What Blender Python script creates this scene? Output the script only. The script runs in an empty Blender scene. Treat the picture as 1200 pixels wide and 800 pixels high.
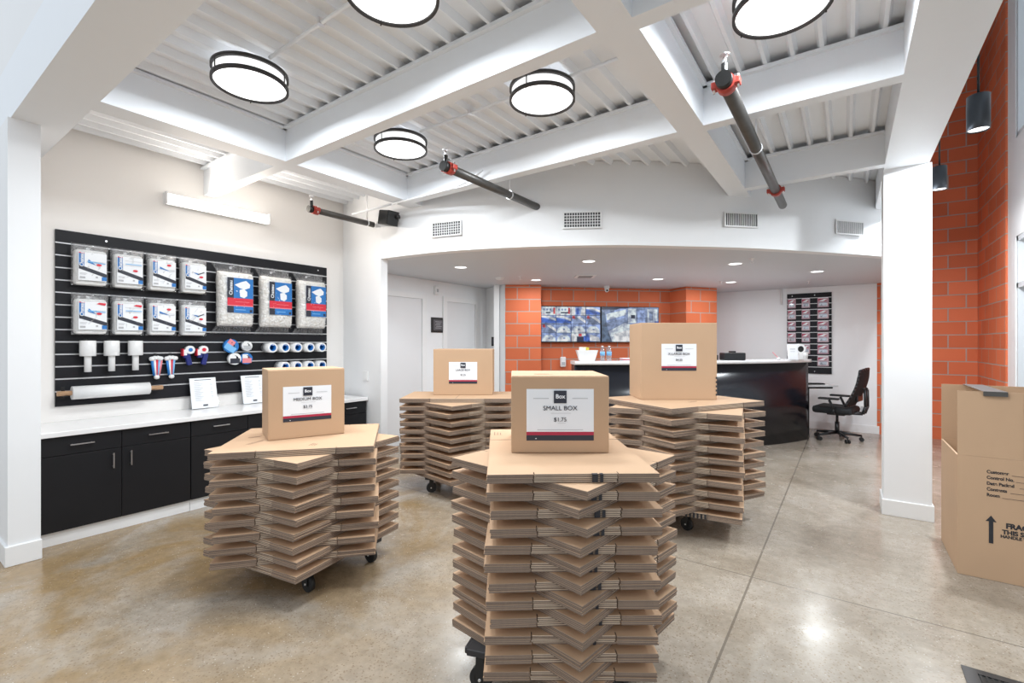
import bpy, bmesh, math, random
from mathutils import Matrix, Vector
random.seed(7)
PI = math.pi
R = math.radians
sc = bpy.context.scene
COL = sc.collection

# ------------------------------------------------------------------ camera, world, exposure
cam_d = bpy.data.cameras.new('camera')
cam_d.sensor_width = 36.0
cam_d.lens = 553 / 1200 * 36.0
cam_d.shift_y = 2 / 1200
cam_d.clip_start = 0.05
cam = bpy.data.objects.new('camera', cam_d)
COL.objects.link(cam)
VIEW = 35.4
cam.location = (0, 0, 1.5)
cam.rotation_euler = (R(90), 0, R(VIEW))
sc.camera = cam

world = bpy.data.worlds.new('world')
sc.world = world
world.use_nodes = True
bg = world.node_tree.nodes['Background']
bg.inputs['Color'].default_value = (0.86, 0.93, 1.0, 1)
bg.inputs['Strength'].default_value = 0.70

sc.view_settings.view_transform = 'Standard'
sc.view_settings.look = 'None'
sc.view_settings.gamma = 1.0
sc.view_settings.use_curve_mapping = False
sc.view_settings.exposure = 0.66
LAMP = 1.55            # scales every lamp in the room


def area(name, loc, rot, sx, sy, power, color=(0.90, 0.96, 1.0), parent=None, shape='RECTANGLE', spread=180):
    l = bpy.data.lights.new(name, 'AREA')
    l.shape = shape
    l.size = sx
    if shape == 'RECTANGLE':
        l.size_y = sy
    l.energy = power * LAMP
    l.color = color
    l.spread = R(spread)
    o = bpy.data.objects.new(name, l)
    o.location = loc
    o.rotation_euler = rot
    COL.objects.link(o)
    if parent:
        o.parent = parent
    return o


# ------------------------------------------------------------------ materials
def mat(name, color, rough=0.5, metal=0.0, emit=0.0, var=0.0, scale=8.0, bump=0.0, bscale=60.0, coat=0.0, spec=0.5, ecol=None):
    m = bpy.data.materials.new(name)
    m.use_nodes = True
    nt = m.node_tree
    b = nt.nodes['Principled BSDF']
    b.inputs['Base Color'].default_value = (*color, 1)
    b.inputs['Roughness'].default_value = rough
    b.inputs['Metallic'].default_value = metal
    b.inputs['Coat Weight'].default_value = coat
    b.inputs['Specular IOR Level'].default_value = spec
    if emit:
        b.inputs['Emission Color'].default_value = (*(ecol or color), 1)
        b.inputs['Emission Strength'].default_value = emit
    tc = nt.nodes.new('ShaderNodeTexCoord')
    if var or True:
        n = nt.nodes.new('ShaderNodeTexNoise')
        n.inputs['Scale'].default_value = scale
        n.inputs['Detail'].default_value = 3
        nt.links.new(tc.outputs['Object'], n.inputs['Vector'])
        mx = nt.nodes.new('ShaderNodeMix')
        mx.data_type = 'RGBA'
        v = max(var, 0.01)
        mx.inputs['A'].default_value = (*[c * (1 - v) for c in color], 1)
        mx.inputs['B'].default_value = (*[min(1, c * (1 + v)) for c in color], 1)
        nt.links.new(n.outputs['Fac'], mx.inputs['Factor'])
        nt.links.new(mx.outputs['Result'], b.inputs['Base Color'])
    if bump:
        n2 = nt.nodes.new('ShaderNodeTexNoise')
        n2.inputs['Scale'].default_value = bscale
        nt.links.new(tc.outputs['Object'], n2.inputs['Vector'])
        bp = nt.nodes.new('ShaderNodeBump')
        bp.inputs['Strength'].default_value = bump
        bp.inputs['Distance'].default_value = 0.01
        nt.links.new(n2.outputs['Fac'], bp.inputs['Height'])
        nt.links.new(bp.outputs['Normal'], b.inputs['Normal'])
    return m


def clear_mat(name, tint, gloss=0.15, rough=0.15, crinkle=0.0, milky=0.0):
    m = bpy.data.materials.new(name)
    m.use_nodes = True
    nt = m.node_tree
    nt.nodes.clear()
    out = nt.nodes.new('ShaderNodeOutputMaterial')
    tr = nt.nodes.new('ShaderNodeBsdfTransparent')
    tr.inputs['Color'].default_value = (*tint, 1)
    gl = nt.nodes.new('ShaderNodeBsdfGlossy')
    gl.inputs['Roughness'].default_value = rough
    mx = nt.nodes.new('ShaderNodeMixShader')
    mx.inputs['Fac'].default_value = gloss
    nt.links.new(tr.outputs[0], mx.inputs[1])
    nt.links.new(gl.outputs[0], mx.inputs[2])
    last = mx
    if milky:
        df = nt.nodes.new('ShaderNodeBsdfDiffuse')
        df.inputs['Color'].default_value = (0.8, 0.8, 0.82, 1)
        m2 = nt.nodes.new('ShaderNodeMixShader')
        m2.inputs['Fac'].default_value = milky
        nt.links.new(last.outputs[0], m2.inputs[1])
        nt.links.new(df.outputs[0], m2.inputs[2])
        last = m2
    if crinkle:
        tc = nt.nodes.new('ShaderNodeTexCoord')
        n = nt.nodes.new('ShaderNodeTexNoise')
        n.inputs['Scale'].default_value = 22
        bp = nt.nodes.new('ShaderNodeBump')
        bp.inputs['Strength'].default_value = crinkle
        bp.inputs['Distance'].default_value = 0.03
        nt.links.new(tc.outputs['Object'], n.inputs['Vector'])
        nt.links.new(n.outputs['Fac'], bp.inputs['Height'])
        nt.links.new(bp.outputs['Normal'], gl.inputs['Normal'])
    nt.links.new(last.outputs[0], out.inputs['Surface'])
    return m


def brick_mat(name, ang, seed=0.0):
    """painted orange block wall running along the plan direction `ang` (degrees)"""
    m = bpy.data.materials.new(name)
    m.use_nodes = True
    nt = m.node_tree
    b = nt.nodes['Principled BSDF']
    tc = nt.nodes.new('ShaderNodeTexCoord')
    sep = nt.nodes.new('ShaderNodeSeparateXYZ')
    nt.links.new(tc.outputs['Object'], sep.inputs[0])

    def math_(op, a, bb):
        n = nt.nodes.new('ShaderNodeMath')
        n.operation = op
        for i, v in enumerate((a, bb)):
            if isinstance(v, (int, float)):
                n.inputs[i].default_value = v
            else:
                nt.links.new(v, n.inputs[i])
        return n.outputs[0]
    u = math_('ADD', math_('MULTIPLY', sep.outputs[0], math.cos(R(ang))), math_('MULTIPLY', sep.outputs[1], math.sin(R(ang))))
    u = math_('ADD', u, 20.0 + seed)
    v = math_('ADD', sep.outputs[2], 0.012)
    cb = nt.nodes.new('ShaderNodeCombineXYZ')
    nt.links.new(u, cb.inputs[0])
    nt.links.new(v, cb.inputs[1])
    br = nt.nodes.new('ShaderNodeTexBrick')
    br.offset = 0.5
    br.inputs['Scale'].default_value = 1.0
    br.inputs['Brick Width'].default_value = 0.41
    br.inputs['Row Height'].default_value = 0.205
    br.inputs['Mortar Size'].default_value = 0.0085
    br.inputs['Mortar Smooth'].default_value = 0.3
    br.inputs['Color1'].default_value = (0.78, 0.195, 0.082, 1)
    br.inputs['Color2'].default_value = (0.62, 0.146, 0.058, 1)
    br.inputs['Mortar'].default_value = (0.42, 0.36, 0.32, 1)
    nt.links.new(cb.outputs[0], br.inputs['Vector'])
    no = nt.nodes.new('ShaderNodeTexNoise')
    no.inputs['Scale'].default_value = 2.2
    nt.links.new(tc.outputs['Object'], no.inputs['Vector'])
    mx = nt.nodes.new('ShaderNodeMix')
    mx.data_type = 'RGBA'
    mx.blend_type = 'MULTIPLY'
    mx.inputs['Factor'].default_value = 0.12
    nt.links.new(br.outputs['Color'], mx.inputs['A'])
    nt.links.new(no.outputs['Fac'], mx.inputs['B'])
    nt.links.new(mx.outputs['Result'], b.inputs['Base Color'])
    bp = nt.nodes.new('ShaderNodeBump')
    bp.inputs['Strength'].default_value = 0.5
    bp.inputs['Distance'].default_value = 0.006
    bp.invert = True
    nt.links.new(br.outputs['Fac'], bp.inputs['Height'])
    nt.links.new(bp.outputs['Normal'], b.inputs['Normal'])
    b.inputs['Roughness'].default_value = 0.6
    b.inputs['Specular IOR Level'].default_value = 0.3
    return m


def floor_mat():
    m = bpy.data.materials.new('polished_concrete')
    m.use_nodes = True
    nt = m.node_tree
    b = nt.nodes['Principled BSDF']
    tc = nt.nodes.new('ShaderNodeTexCoord')
    P = tc.outputs['Object']

    def noise(scale, detail=4, rough=0.6, dist=0.0):
        n = nt.nodes.new('ShaderNodeTexNoise')
        n.inputs['Scale'].default_value = scale
        n.inputs['Detail'].default_value = detail
        n.inputs['Roughness'].default_value = rough
        n.inputs['Distortion'].default_value = dist
        nt.links.new(P, n.inputs['Vector'])
        return n.outputs['Fac']

    def ramp(src, stops):
        r = nt.nodes.new('ShaderNodeValToRGB')
        els = r.color_ramp.elements
        els[0].position, els[0].color = stops[0][0], (*stops[0][1], 1)
        els[1].position, els[1].color = stops[-1][0], (*stops[-1][1], 1)
        for p, c in stops[1:-1]:
            e = els.new(p)
            e.color = (*c, 1)
        nt.links.new(src, r.inputs[0])
        return r.outputs[0]

    def mix(fac, a, bb, mode='MIX'):
        n = nt.nodes.new('ShaderNodeMix')
        n.data_type = 'RGBA'
        n.blend_type = mode
        for k, v in (('Factor', fac), ('A', a), ('B', bb)):
            if isinstance(v, (int, float)):
                n.inputs[k].default_value = v
            elif isinstance(v, tuple):
                n.inputs[k].default_value = (*v, 1)
            else:
                nt.links.new(v, n.inputs[k])
        return n.outputs['Result']

    def mth(op, a, bb=0.0, c=None):
        n = nt.nodes.new('ShaderNodeMath')
        n.operation = op
        n.use_clamp = op in ('GREATER_THAN', 'LESS_THAN')
        for i, v in enumerate((a, bb) if c is None else (a, bb, c)):
            if isinstance(v, (int, float)):
                n.inputs[i].default_value = v
            else:
                nt.links.new(v, n.inputs[i])
        return n.outputs[0]
    sep = nt.nodes.new('ShaderNodeSeparateXYZ')
    nt.links.new(P, sep.inputs[0])
    X, Y = sep.outputs[0], sep.outputs[1]
    base = ramp(noise(1.3, 6, 0.62, 0.4), [(0.30, (0.29, 0.24, 0.185)), (0.5, (0.39, 0.335, 0.27)), (0.72, (0.49, 0.435, 0.375))])
    # amber acid-stain blotches, strongest on the west side by the cabinets
    west = mth('MULTIPLY_ADD', X, -0.45, -0.45)
    west = mth('MINIMUM', mth('MAXIMUM', west, 0.0), 0.92)
    blot = ramp(noise(0.95, 5, 0.6, 0.9), [(0.40, (0, 0, 0)), (0.56, (1, 1, 1))])
    fac = mth('MULTIPLY', west, blot)
    col = mix(fac, base, (0.315, 0.21, 0.10))
    fine = ramp(noise(14, 10, 0.8), [(0.3, (0.72, 0.71, 0.70)), (0.7, (1.14, 1.14, 1.14))])
    col = mix(1.0, col, fine, 'MULTIPLY')
    # exposed aggregate specks
    vo = nt.nodes.new('ShaderNodeTexVoronoi')
    vo.inputs['Scale'].default_value = 62
    nt.links.new(P, vo.inputs['Vector'])
    spk = mth('MULTIPLY', mth('LESS_THAN', vo.outputs['Distance'], 0.27), mth('GREATER_THAN', noise(5.1, 3), 0.42))
    col = mix(mth('MULTIPLY', spk, 0.6), col, (0.23, 0.16, 0.10))
    vo2 = nt.nodes.new('ShaderNodeTexVoronoi')
    vo2.inputs['Scale'].default_value = 48
    vo2.inputs['Randomness'].default_value = 0.9
    nt.links.new(P, vo2.inputs['Vector'])
    spk2 = mth('MULTIPLY', mth('LESS_THAN', vo2.outputs['Distance'], 0.14), mth('LESS_THAN', noise(2.3, 3), 0.50))
    col = mix(mth('MULTIPLY', spk2, 0.45), col, (0.78, 0.74, 0.68))

    # saw-cut joints
    def line(src, at, w=0.006):
        return mth('LESS_THAN', mth('ABSOLUTE', mth('SUBTRACT', src, at)), w)
    j = mth('MAXIMUM', line(X, -0.50), line(Y, 3.36, 0.005))
    for a in (-4.4,):
        j = mth('MAXIMUM', j, line(Y, a))
    col = mix(mth('MULTIPLY', j, 0.75), col, (0.15, 0.125, 0.10))
    nt.links.new(col, b.inputs['Base Color'])
    rr = ramp(noise(4, 4), [(0.3, (0.16, 0.16, 0.16)), (0.7, (0.30, 0.30, 0.30))])
    nt.links.new(rr, b.inputs['Roughness'])
    b.inputs['Specular IOR Level'].default_value = 0.6
    return m


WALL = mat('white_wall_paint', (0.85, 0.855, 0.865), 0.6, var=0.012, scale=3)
BEAMW = mat('white_steel_paint', (0.85, 0.88, 0.92), 0.55)
DECKW = mat('white_deck_paint', (0.85, 0.875, 0.91), 0.45, var=0.02)
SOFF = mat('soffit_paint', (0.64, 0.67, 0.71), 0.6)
TRIM = mat('trim_paint', (0.84, 0.84, 0.84), 0.4)
DOORW = mat('door_paint', (0.76, 0.76, 0.77), 0.4)
CARD = mat('cardboard', (0.52, 0.34, 0.21), 0.75, var=0.05, scale=3, bump=0.05, bscale=140)
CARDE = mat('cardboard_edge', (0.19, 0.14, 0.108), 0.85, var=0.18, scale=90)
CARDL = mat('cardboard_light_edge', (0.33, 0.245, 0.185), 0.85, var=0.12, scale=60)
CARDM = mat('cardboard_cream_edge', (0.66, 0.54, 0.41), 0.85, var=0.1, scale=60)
CARDI = mat('cardboard_inside', (0.43, 0.30, 0.20), 0.8, var=0.04)
INK = mat('black_ink', (0.02, 0.02, 0.025), 0.6)
INKB = mat('faded_brown_ink', (0.22, 0.13, 0.085), 0.7)
BLACKL = mat('black_laminate', (0.010, 0.010, 0.012), 0.45, var=0.1, spec=0.3)
DESKB = mat('glossy_black_laminate', (0.010, 0.012, 0.018), 0.22)
QUARTZ = mat('white_quartz', (0.84, 0.83, 0.83), 0.2, var=0.02, scale=5)
CHROME = mat('brushed_chrome', (0.82, 0.82, 0.84), 0.32, metal=1)
ALU = mat('aluminium_slot', (0.74, 0.74, 0.75), 0.4, metal=0.3)
SLATB = mat('black_slat_laminate', (0.010, 0.010, 0.013), 0.5, var=0.08, spec=0.25)
BLKM = mat('black_metal', (0.02, 0.02, 0.02), 0.4, metal=0.3)
DKBRZ = mat('dark_bronze', (0.045, 0.042, 0.042), 0.4, metal=0.4)
PIPE = mat('grey_steel_pipe', (0.10, 0.095, 0.09), 0.4, metal=0.6, var=0.25, scale=14)
REDP = mat('red_coupling_paint', (0.40, 0.045, 0.03), 0.45)
RUBBER = mat('black_rubber', (0.014, 0.014, 0.014), 0.6)
GLOW = mat('lit_diffuser', (1, 1, 1), 0.4, emit=1.5)
GLOWS = mat('lit_diffuser_side', (1, 1, 1), 0.4, emit=0.55)
GLOWW = mat('lit_tube_lens', (1, 0.97, 0.90), 0.4, emit=2.0)
WHITEP = mat('white_plastic', (0.82, 0.82, 0.82), 0.35)
PAPER = mat('white_card', (0.84, 0.86, 0.89), 0.5)
NAVY = mat('charcoal_navy_print', (0.022, 0.025, 0.040), 0.5)
CRIM = mat('crimson_print', (0.42, 0.018, 0.055), 0.5)
GREYT = mat('grey_print', (0.45, 0.46, 0.48), 0.6)
BLUE = mat('blue_print', (0.015, 0.17, 0.50), 0.4)
LBLUE = mat('light_blue_print', (0.20, 0.48, 0.80), 0.4)
DBLUE = mat('dark_blue_plastic', (0.012, 0.02, 0.16), 0.35)
REDL = mat('red_print', (0.66, 0.02, 0.045), 0.4)
PINK = mat('pink_print', (0.78, 0.25, 0.28), 0.4)
FOAMW = mat('white_foam', (0.84, 0.84, 0.83), 0.6, var=0.02, bump=0.3, bscale=25)
PEAN = mat('white_packing_peanuts', (0.84, 0.81, 0.75), 0.7, var=0.10, scale=45, bump=1.0, bscale=55)
def peanut_material():
    m = bpy.data.materials.new('packing_peanut_pile')
    m.use_nodes = True
    nt = m.node_tree
    b = nt.nodes['Principled BSDF']
    b.inputs['Roughness'].default_value = 0.7
    tc = nt.nodes.new('ShaderNodeTexCoord')
    v = nt.nodes.new('ShaderNodeTexVoronoi')
    v.inputs['Scale'].default_value = 48
    nt.links.new(tc.outputs['Object'], v.inputs['Vector'])
    rp = nt.nodes.new('ShaderNodeValToRGB')
    rp.color_ramp.elements[0].position = 0.35
    rp.color_ramp.elements[0].color = (0.97, 0.95, 0.91, 1)
    rp.color_ramp.elements[1].position = 0.95
    rp.color_ramp.elements[1].color = (0.80, 0.76, 0.69, 1)  # gaps between peanuts tinted darker, their shade put into the colour
    nt.links.new(v.outputs['Distance'], rp.inputs[0])
    nt.links.new(rp.outputs[0], b.inputs['Base Color'])
    bp = nt.nodes.new('ShaderNodeBump')
    bp.invert = True
    bp.inputs['Strength'].default_value = 0.7
    bp.inputs['Distance'].default_value = 0.012
    nt.links.new(v.outputs['Distance'], bp.inputs['Height'])
    nt.links.new(bp.outputs['Normal'], b.inputs['Normal'])
    return m


PEAN = peanut_material()
STRW = mat('stretch_film', (0.80, 0.80, 0.80), 0.25, bump=0.25, bscale=30)
WOODP = mat('raw_wood', (0.50, 0.30, 0.17), 0.6, var=0.12, scale=20)
CLEARB = clear_mat('clear_bag_film', (0.985, 0.985, 0.99), 0.10, 0.16, 1.0, 0.06)
BAGF = clear_mat('crinkled_bag_film', (0.97, 0.975, 0.98), 0.17, 0.22, 1.5, 0.12)
CLEARP = clear_mat('clear_bottle_plastic', (0.86, 0.90, 0.95), 0.22, 0.05, 0, 0.12)
ACRYL = clear_mat('clear_acrylic', (0.95, 0.96, 0.97), 0.08, 0.03)
GLASS = clear_mat('window_glass', (0.93, 0.95, 0.96), 0.10, 0.01)
VENTD = mat('vent_dark_inside', (0.05, 0.05, 0.055), 0.6)
VENTG = mat('vent_grey_inside', (0.30, 0.30, 0.31), 0.6)
MESHB = mat('black_mesh_fabric', (0.012, 0.013, 0.015), 0.75, bump=0.3, bscale=300)
CHAIRP = mat('black_chair_plastic', (0.014, 0.014, 0.016), 0.35)
TAPEG = mat('grey_tape', (0.07, 0.065, 0.06), 0.4)
PENDS = mat('pendant_metal', (0.055, 0.06, 0.068), 0.3, metal=0.7)
YELL = mat('yellow_packaging', (0.75, 0.62, 0.08), 0.4)
DKWOOD = mat('dark_dolly_wood', (0.03, 0.028, 0.03), 0.6)
BR_X = brick_mat('orange_block_a', 0, 0.05)
BR_Y = brick_mat('orange_block_b', 90, 0.13)
BR_P = brick_mat('orange_block_c', 35.4, 0.0)
BR_T = brick_mat('orange_block_d', 44.1, 0.2)
BR_S = brick_mat('orange_block_e', 125.4, 0.1)
BR_R = brick_mat('orange_block_f', 56.6, 0.1)
SCRM = {k: mat('screen_' + k, c, 0.3, emit=0.48, ecol=c) for k, c in dict(
    base=(0.30, 0.40, 0.70), pale=(0.62, 0.70, 0.92), white=(0.88, 0.92, 1.0), blue=(0.05, 0.13, 0.50), red=(0.62, 0.05, 0.06),
    dark=(0.010, 0.015, 0.05), teal=(0.10, 0.15, 0.24), slate=(0.20, 0.26, 0.42), pink=(0.55, 0.30, 0.45)).items()}


for m_ in SCRM.values():      # mottled camera pictures
    nt_ = m_.node_tree
    b_ = nt_.nodes['Principled BSDF']
    n_ = nt_.nodes.new('ShaderNodeTexNoise')
    n_.inputs['Scale'].default_value = 12
    n_.inputs['Detail'].default_value = 5
    tc_ = nt_.nodes.new('ShaderNodeTexCoord')
    nt_.links.new(tc_.outputs['Object'], n_.inputs['Vector'])
    c_ = b_.inputs['Emission Color'].default_value[:3]
    mx_ = nt_.nodes.new('ShaderNodeMix')
    mx_.data_type = 'RGBA'
    mr_ = nt_.nodes.new('ShaderNodeMapRange')
    mr_.inputs['From Min'].default_value = 0.40
    mr_.inputs['From Max'].default_value = 0.60
    mx_.inputs['A'].default_value = (*[q * 0.55 for q in c_], 1)
    mx_.inputs['B'].default_value = (*[min(1, q * 1.45) for q in c_], 1)
    nt_.links.new(n_.outputs['Fac'], mr_.inputs['Value'])
    nt_.links.new(mr_.outputs['Result'], mx_.inputs['Factor'])
    nt_.links.new(mx_.outputs['Result'], b_.inputs['Emission Color'])
    b_.inputs['Base Color'].default_value = (0.01, 0.01, 0.012, 1)
    for l_ in list(b_.inputs['Base Color'].links):
        nt_.links.remove(l_)


# ------------------------------------------------------------------ mesh helpers
class MB:
    def __init__(self):
        self.bm = bmesh.new()
        self.mats = []

    def mi(self, m):
        if m is None:
            return 0
        if m not in self.mats:
            self.mats.append(m)
        return self.mats.index(m)

    def box(self, x0, x1, y0, y1, z0, z1, m=None, M=None, bev=0.0):
        i = self.mi(m)
        vs = [self.bm.verts.new((x, y, z)) for z in (z0, z1) for y in (y0, y1) for x in (x0, x1)]
        fs = [self.bm.faces.new([vs[k] for k in f]) for f in ((0, 2, 3, 1), (4, 5, 7, 6), (0, 1, 5, 4), (2, 6, 7, 3), (0, 4, 6, 2), (1, 3, 7, 5))]
        for f in fs:
            f.material_index = i
        if bev:
            es = list({e for f in fs for e in f.edges})
            r = bmesh.ops.bevel(self.bm, geom=es, offset=bev, segments=2, affect='EDGES', profile=0.5, clamp_overlap=True)
            vs = list({v for f in r['faces'] for v in f.verts} | {v for f in fs if f.is_valid for v in f.verts})
            for f in r['faces']:
                f.material_index = i
        if M is not None:
            bmesh.ops.transform(self.bm, matrix=M, verts=vs)
        return self

    def prism(self, pts, z0, z1, m=None, ms=None, special=None):
        """pts: CCW plan polygon; ms = material of side faces"""
        i = self.mi(m)
        j = self.mi(ms) if ms else i
        lo = [self.bm.verts.new((x, y, z0)) for x, y in pts]
        hi = [self.bm.verts.new((x, y, z1)) for x, y in pts]
        n = len(pts)
        f = self.bm.faces.new(hi)
        f.material_index = i
        f = self.bm.faces.new(lo[::-1])
        f.material_index = i
        for k in range(n):
            f = self.bm.faces.new((lo[k], lo[(k + 1) % n], hi[(k + 1) % n], hi[k]))
            f.material_index = self.mi(special[1]) if special and k in special[0] else j
        return self

    def wall(self, pts, z0, z1, thick, m=None):
        """open polyline wall, thickness added to the left of the direction"""
        n = len(pts)
        off = []
        for k in range(n):
            a = Vector(pts[max(0, k - 1)])
            b = Vector(pts[min(n - 1, k + 1)])
            d = (b - a).normalized()
            off.append((pts[k][0] - d.y * thick, pts[k][1] + d.x * thick))
        for k in range(n - 1):
            self.prism([pts[k], pts[k + 1], off[k + 1], off[k]], z0, z1, m)
        return self

    def cyl(self, p0, p1, r0, r1=None, seg=20, m=None, smooth=True, caps=True):
        i = self.mi(m)
        r1 = r0 if r1 is None else r1
        p0, p1 = Vector(p0), Vector(p1)
        d = (p1 - p0).normalized()
        a = d.orthogonal().normalized()
        b = d.cross(a)
        A = [self.bm.verts.new(p0 + (a * math.cos(t) + b * math.sin(t)) * r0) for t in [2 * PI * k / seg for k in range(seg)]]
        B = [self.bm.verts.new(p1 + (a * math.cos(t) + b * math.sin(t)) * r1) for t in [2 * PI * k / seg for k in range(seg)]]
        for k in range(seg):
            f = self.bm.faces.new((A[k], A[(k + 1) % seg], B[(k + 1) % seg], B[k]))
            f.smooth = smooth
            f.material_index = i
        if caps:
            f = self.bm.faces.new(A[::-1])
            f.material_index = i
            f = self.bm.faces.new(B)
            f.material_index = i
        return self

    def tube(self, p0, p1, ro, ri, seg=24, m=None, m_in=None):
        i, j = self.mi(m), self.mi(m_in or m)
        p0, p1 = Vector(p0), Vector(p1)
        d = (p1 - p0).normalized()
        a = d.orthogonal().normalized()
        b = d.cross(a)
        rings = []
        for p, r in ((p0, ro), (p1, ro), (p1, ri), (p0, ri)):
            rings.append([self.bm.verts.new(p + (a * math.cos(t) + b * math.sin(t)) * r) for t in [2 * PI * k / seg for k in range(seg)]])
        for q in range(4):
            A, B = rings[q], rings[(q + 1) % 4]
            for k in range(seg):
                f = self.bm.faces.new((A[k], A[(k + 1) % seg], B[(k + 1) % seg], B[k]))
                f.smooth = q in (0, 2)
                f.material_index = j if q == 2 else i
        return self

    def lathe(self, prof, seg=24, m=None, c=(0, 0, 0)):
        i = self.mi(m)
        rings = []
        for r, z in prof:
            if r < 1e-5:
                rings.append([self.bm.verts.new((c[0], c[1], c[2] + z))])
            else:
                rings.append([self.bm.verts.new((c[0] + r * math.cos(2 * PI * k / seg), c[1] + r * math.sin(2 * PI * k / seg), c[2] + z)) for k in range(seg)])
        for A, B in zip(rings, rings[1:]):
            for k in range(seg):
                q = [A[k % len(A)], A[(k + 1) % len(A)], B[(k + 1) % len(B)], B[k % len(B)]]
                q = [v for n_, v in enumerate(q) if v not in q[:n_]]
                if len(q) > 2:
                    f = self.bm.faces.new(q)
                    f.smooth = True
                    f.material_index = i
        return self

    def sweep(self, pts, r, seg=10, m=None):
        for a, b in zip(pts, pts[1:]):
            self.cyl(a, b, r, seg=seg, m=m)
        return self

    def poly(self, pts, m=None, smooth=False):
        f = self.bm.faces.new([self.bm.verts.new(p) for p in pts])
        f.material_index = self.mi(m)
        f.smooth = smooth
        return self

    def pillow(self, w, h, t, m=None, nx=12, nz=12, jitter=0.0, c=(0, 0, 0), pw=0.35, flat=0.0):
        """soft bag standing in XZ, thickness along Y"""
        i = self.mi(m)
        for s in (-1, 1):
            g = []
            for a in range(nx + 1):
                row = []
                for b in range(nz + 1):
                    u, v = a / nx * 2 - 1, b / nz * 2 - 1
                    k = max(0, (1 - abs(u) ** 4)) ** pw * max(0, (1 - abs(v) ** 4)) ** pw
                    j = random.uniform(-jitter, jitter) * (k > 0)
                    row.append(self.bm.verts.new((c[0] + u * w / 2 * (1 - 0.03 * (1 - abs(v))), c[1] + s * (t / 2 * k + j * k), c[2] + v * h / 2)))
                g.append(row)
            for a in range(nx):
                for b in range(nz):
                    q = (g[a][b], g[a + 1][b], g[a + 1][b + 1], g[a][b + 1])
                    f = self.bm.faces.new(q if s < 0 else q[::-1])
                    f.smooth = True
                    f.material_index = i
        bmesh.ops.remove_doubles(self.bm, verts=self.bm.verts, dist=1e-5)
        return self

    def mesh(self, name, m=None):
        me = bpy.data.meshes.new(name)
        bmesh.ops.recalc_face_normals(self.bm, faces=self.bm.faces)
        self.bm.to_mesh(me)
        self.bm.free()
        for q in (self.mats or [m]):
            me.materials.append(q)
        return me

    def build(self, name, m=None, parent=None, loc=None, rot=None, **props):
        if not self.mats and m is not None:
            self.mats = [m]
        o = bpy.data.objects.new(name, self.mesh(name, m))
        COL.objects.link(o)
        if parent is not None:
            o.parent = parent
        if loc:
            o.location = loc
        if rot:
            o.rotation_euler = rot
        for k, v in props.items():
            o[k] = v
        return o


def struct(name, mb, m=None, **kw):
    o = mb.build(name, m, **kw)
    if o.parent is None:
        o['kind'] = 'structure'
    return o


def tag(o, label, cat, group=None, kind=None):
    o['label'] = label
    o['category'] = cat
    if group:
        o['group'] = group
    if kind:
        o['kind'] = kind
    return o


def thing(name, label, cat, loc=(0, 0, 0), rz=0.0, group=None):
    o = bpy.data.objects.new(name, None)
    o.empty_display_size = 0.1
    COL.objects.link(o)
    o.location = loc
    o.rotation_euler = (0, 0, R(rz))
    return tag(o, label, cat, group)


def copy_thing(root, loc, rz, label, group=None):
    def rec(o, par):
        c = o.copy()
        COL.objects.link(c)
        c.parent = par
        for ch in [q for q in bpy.data.objects if q.parent == o]:
            rec(ch, c)
        return c
    r = rec(root, None)
    r.location = loc
    r.rotation_euler = (0, 0, R(rz))
    r['label'] = label
    if group:
        r['group'] = group
    return r


def text(s, size, m, parent, loc, name='lettering', bold=0.0, sx=1.0, rot=(PI / 2, 0, 0), align='CENTER', ext=0.0006):
    cu = bpy.data.curves.new(name, 'FONT')
    cu.body = s
    cu.size = size
    cu.align_x = align
    cu.align_y = 'CENTER'
    cu.extrude = ext
    cu.offset = bold
    tmp = bpy.data.objects.new('t', cu)
    COL.objects.link(tmp)
    dg = bpy.context.evaluated_depsgraph_get()
    me = bpy.data.meshes.new_from_object(tmp.evaluated_get(dg))
    bpy.data.objects.remove(tmp)
    me.materials.clear()
    me.materials.append(m)
    o = bpy.data.objects.new(name, me)
    COL.objects.link(o)
    o.parent = parent
    o.location = loc
    o.rotation_euler = rot
    o.scale = (sx, 1, 1)
    return o


def panel(name, parent, x0, z0, w, h, y, polys, step=0.0006, thick=0.001):
    """flat printed panel facing -Y; polys = [(material, [(u, v), ...])], later ones lie on top"""
    mb = MB()
    for k, (m, pts) in enumerate(polys):
        yy = y - thick - k * step
        if k == 0:
            mb.box(x0, x0 + w, y - thick, y, z0, z0 + h, m)
        else:
            mb.poly([(x0 + u * w, yy, z0 + v * h) for u, v in pts], m)
    return mb.build(name, None, parent)


def rect(m, u0, v0, u1, v1):
    return (m, [(u0, v0), (u1, v0), (u1, v1), (u0, v1)])


# ------------------------------------------------------------------ THE ROOM
ARC0 = [(-4.46, 3.62), (-3.60, 3.72), (-2.83, 3.98), (-1.99, 4.43), (-1.38, 4.93), (-0.68, 5.60), (0.32, 6.82), (0.62, 7.30)]


def smooth_pts(p, n=6):
    out = []
    for i in range(len(p) - 1):
        a, b, c, d = p[max(0, i - 1)], p[i], p[i + 1], p[min(len(p) - 1, i + 2)]
        for k in range(n):
            t = k / n
            out.append(tuple(0.5 * ((2 * b[j]) + (c[j] - a[j]) * t + (2 * a[j] - 5 * b[j] + 4 * c[j] - d[j]) * t * t + (3 * b[j] - a[j] - 3 * c[j] + d[j]) * t ** 3) for j in (0, 1)))
    out.append(p[-1])
    return out


ARC = smooth_pts(ARC0)
YB = 9.87
XW = 1.60

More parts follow.
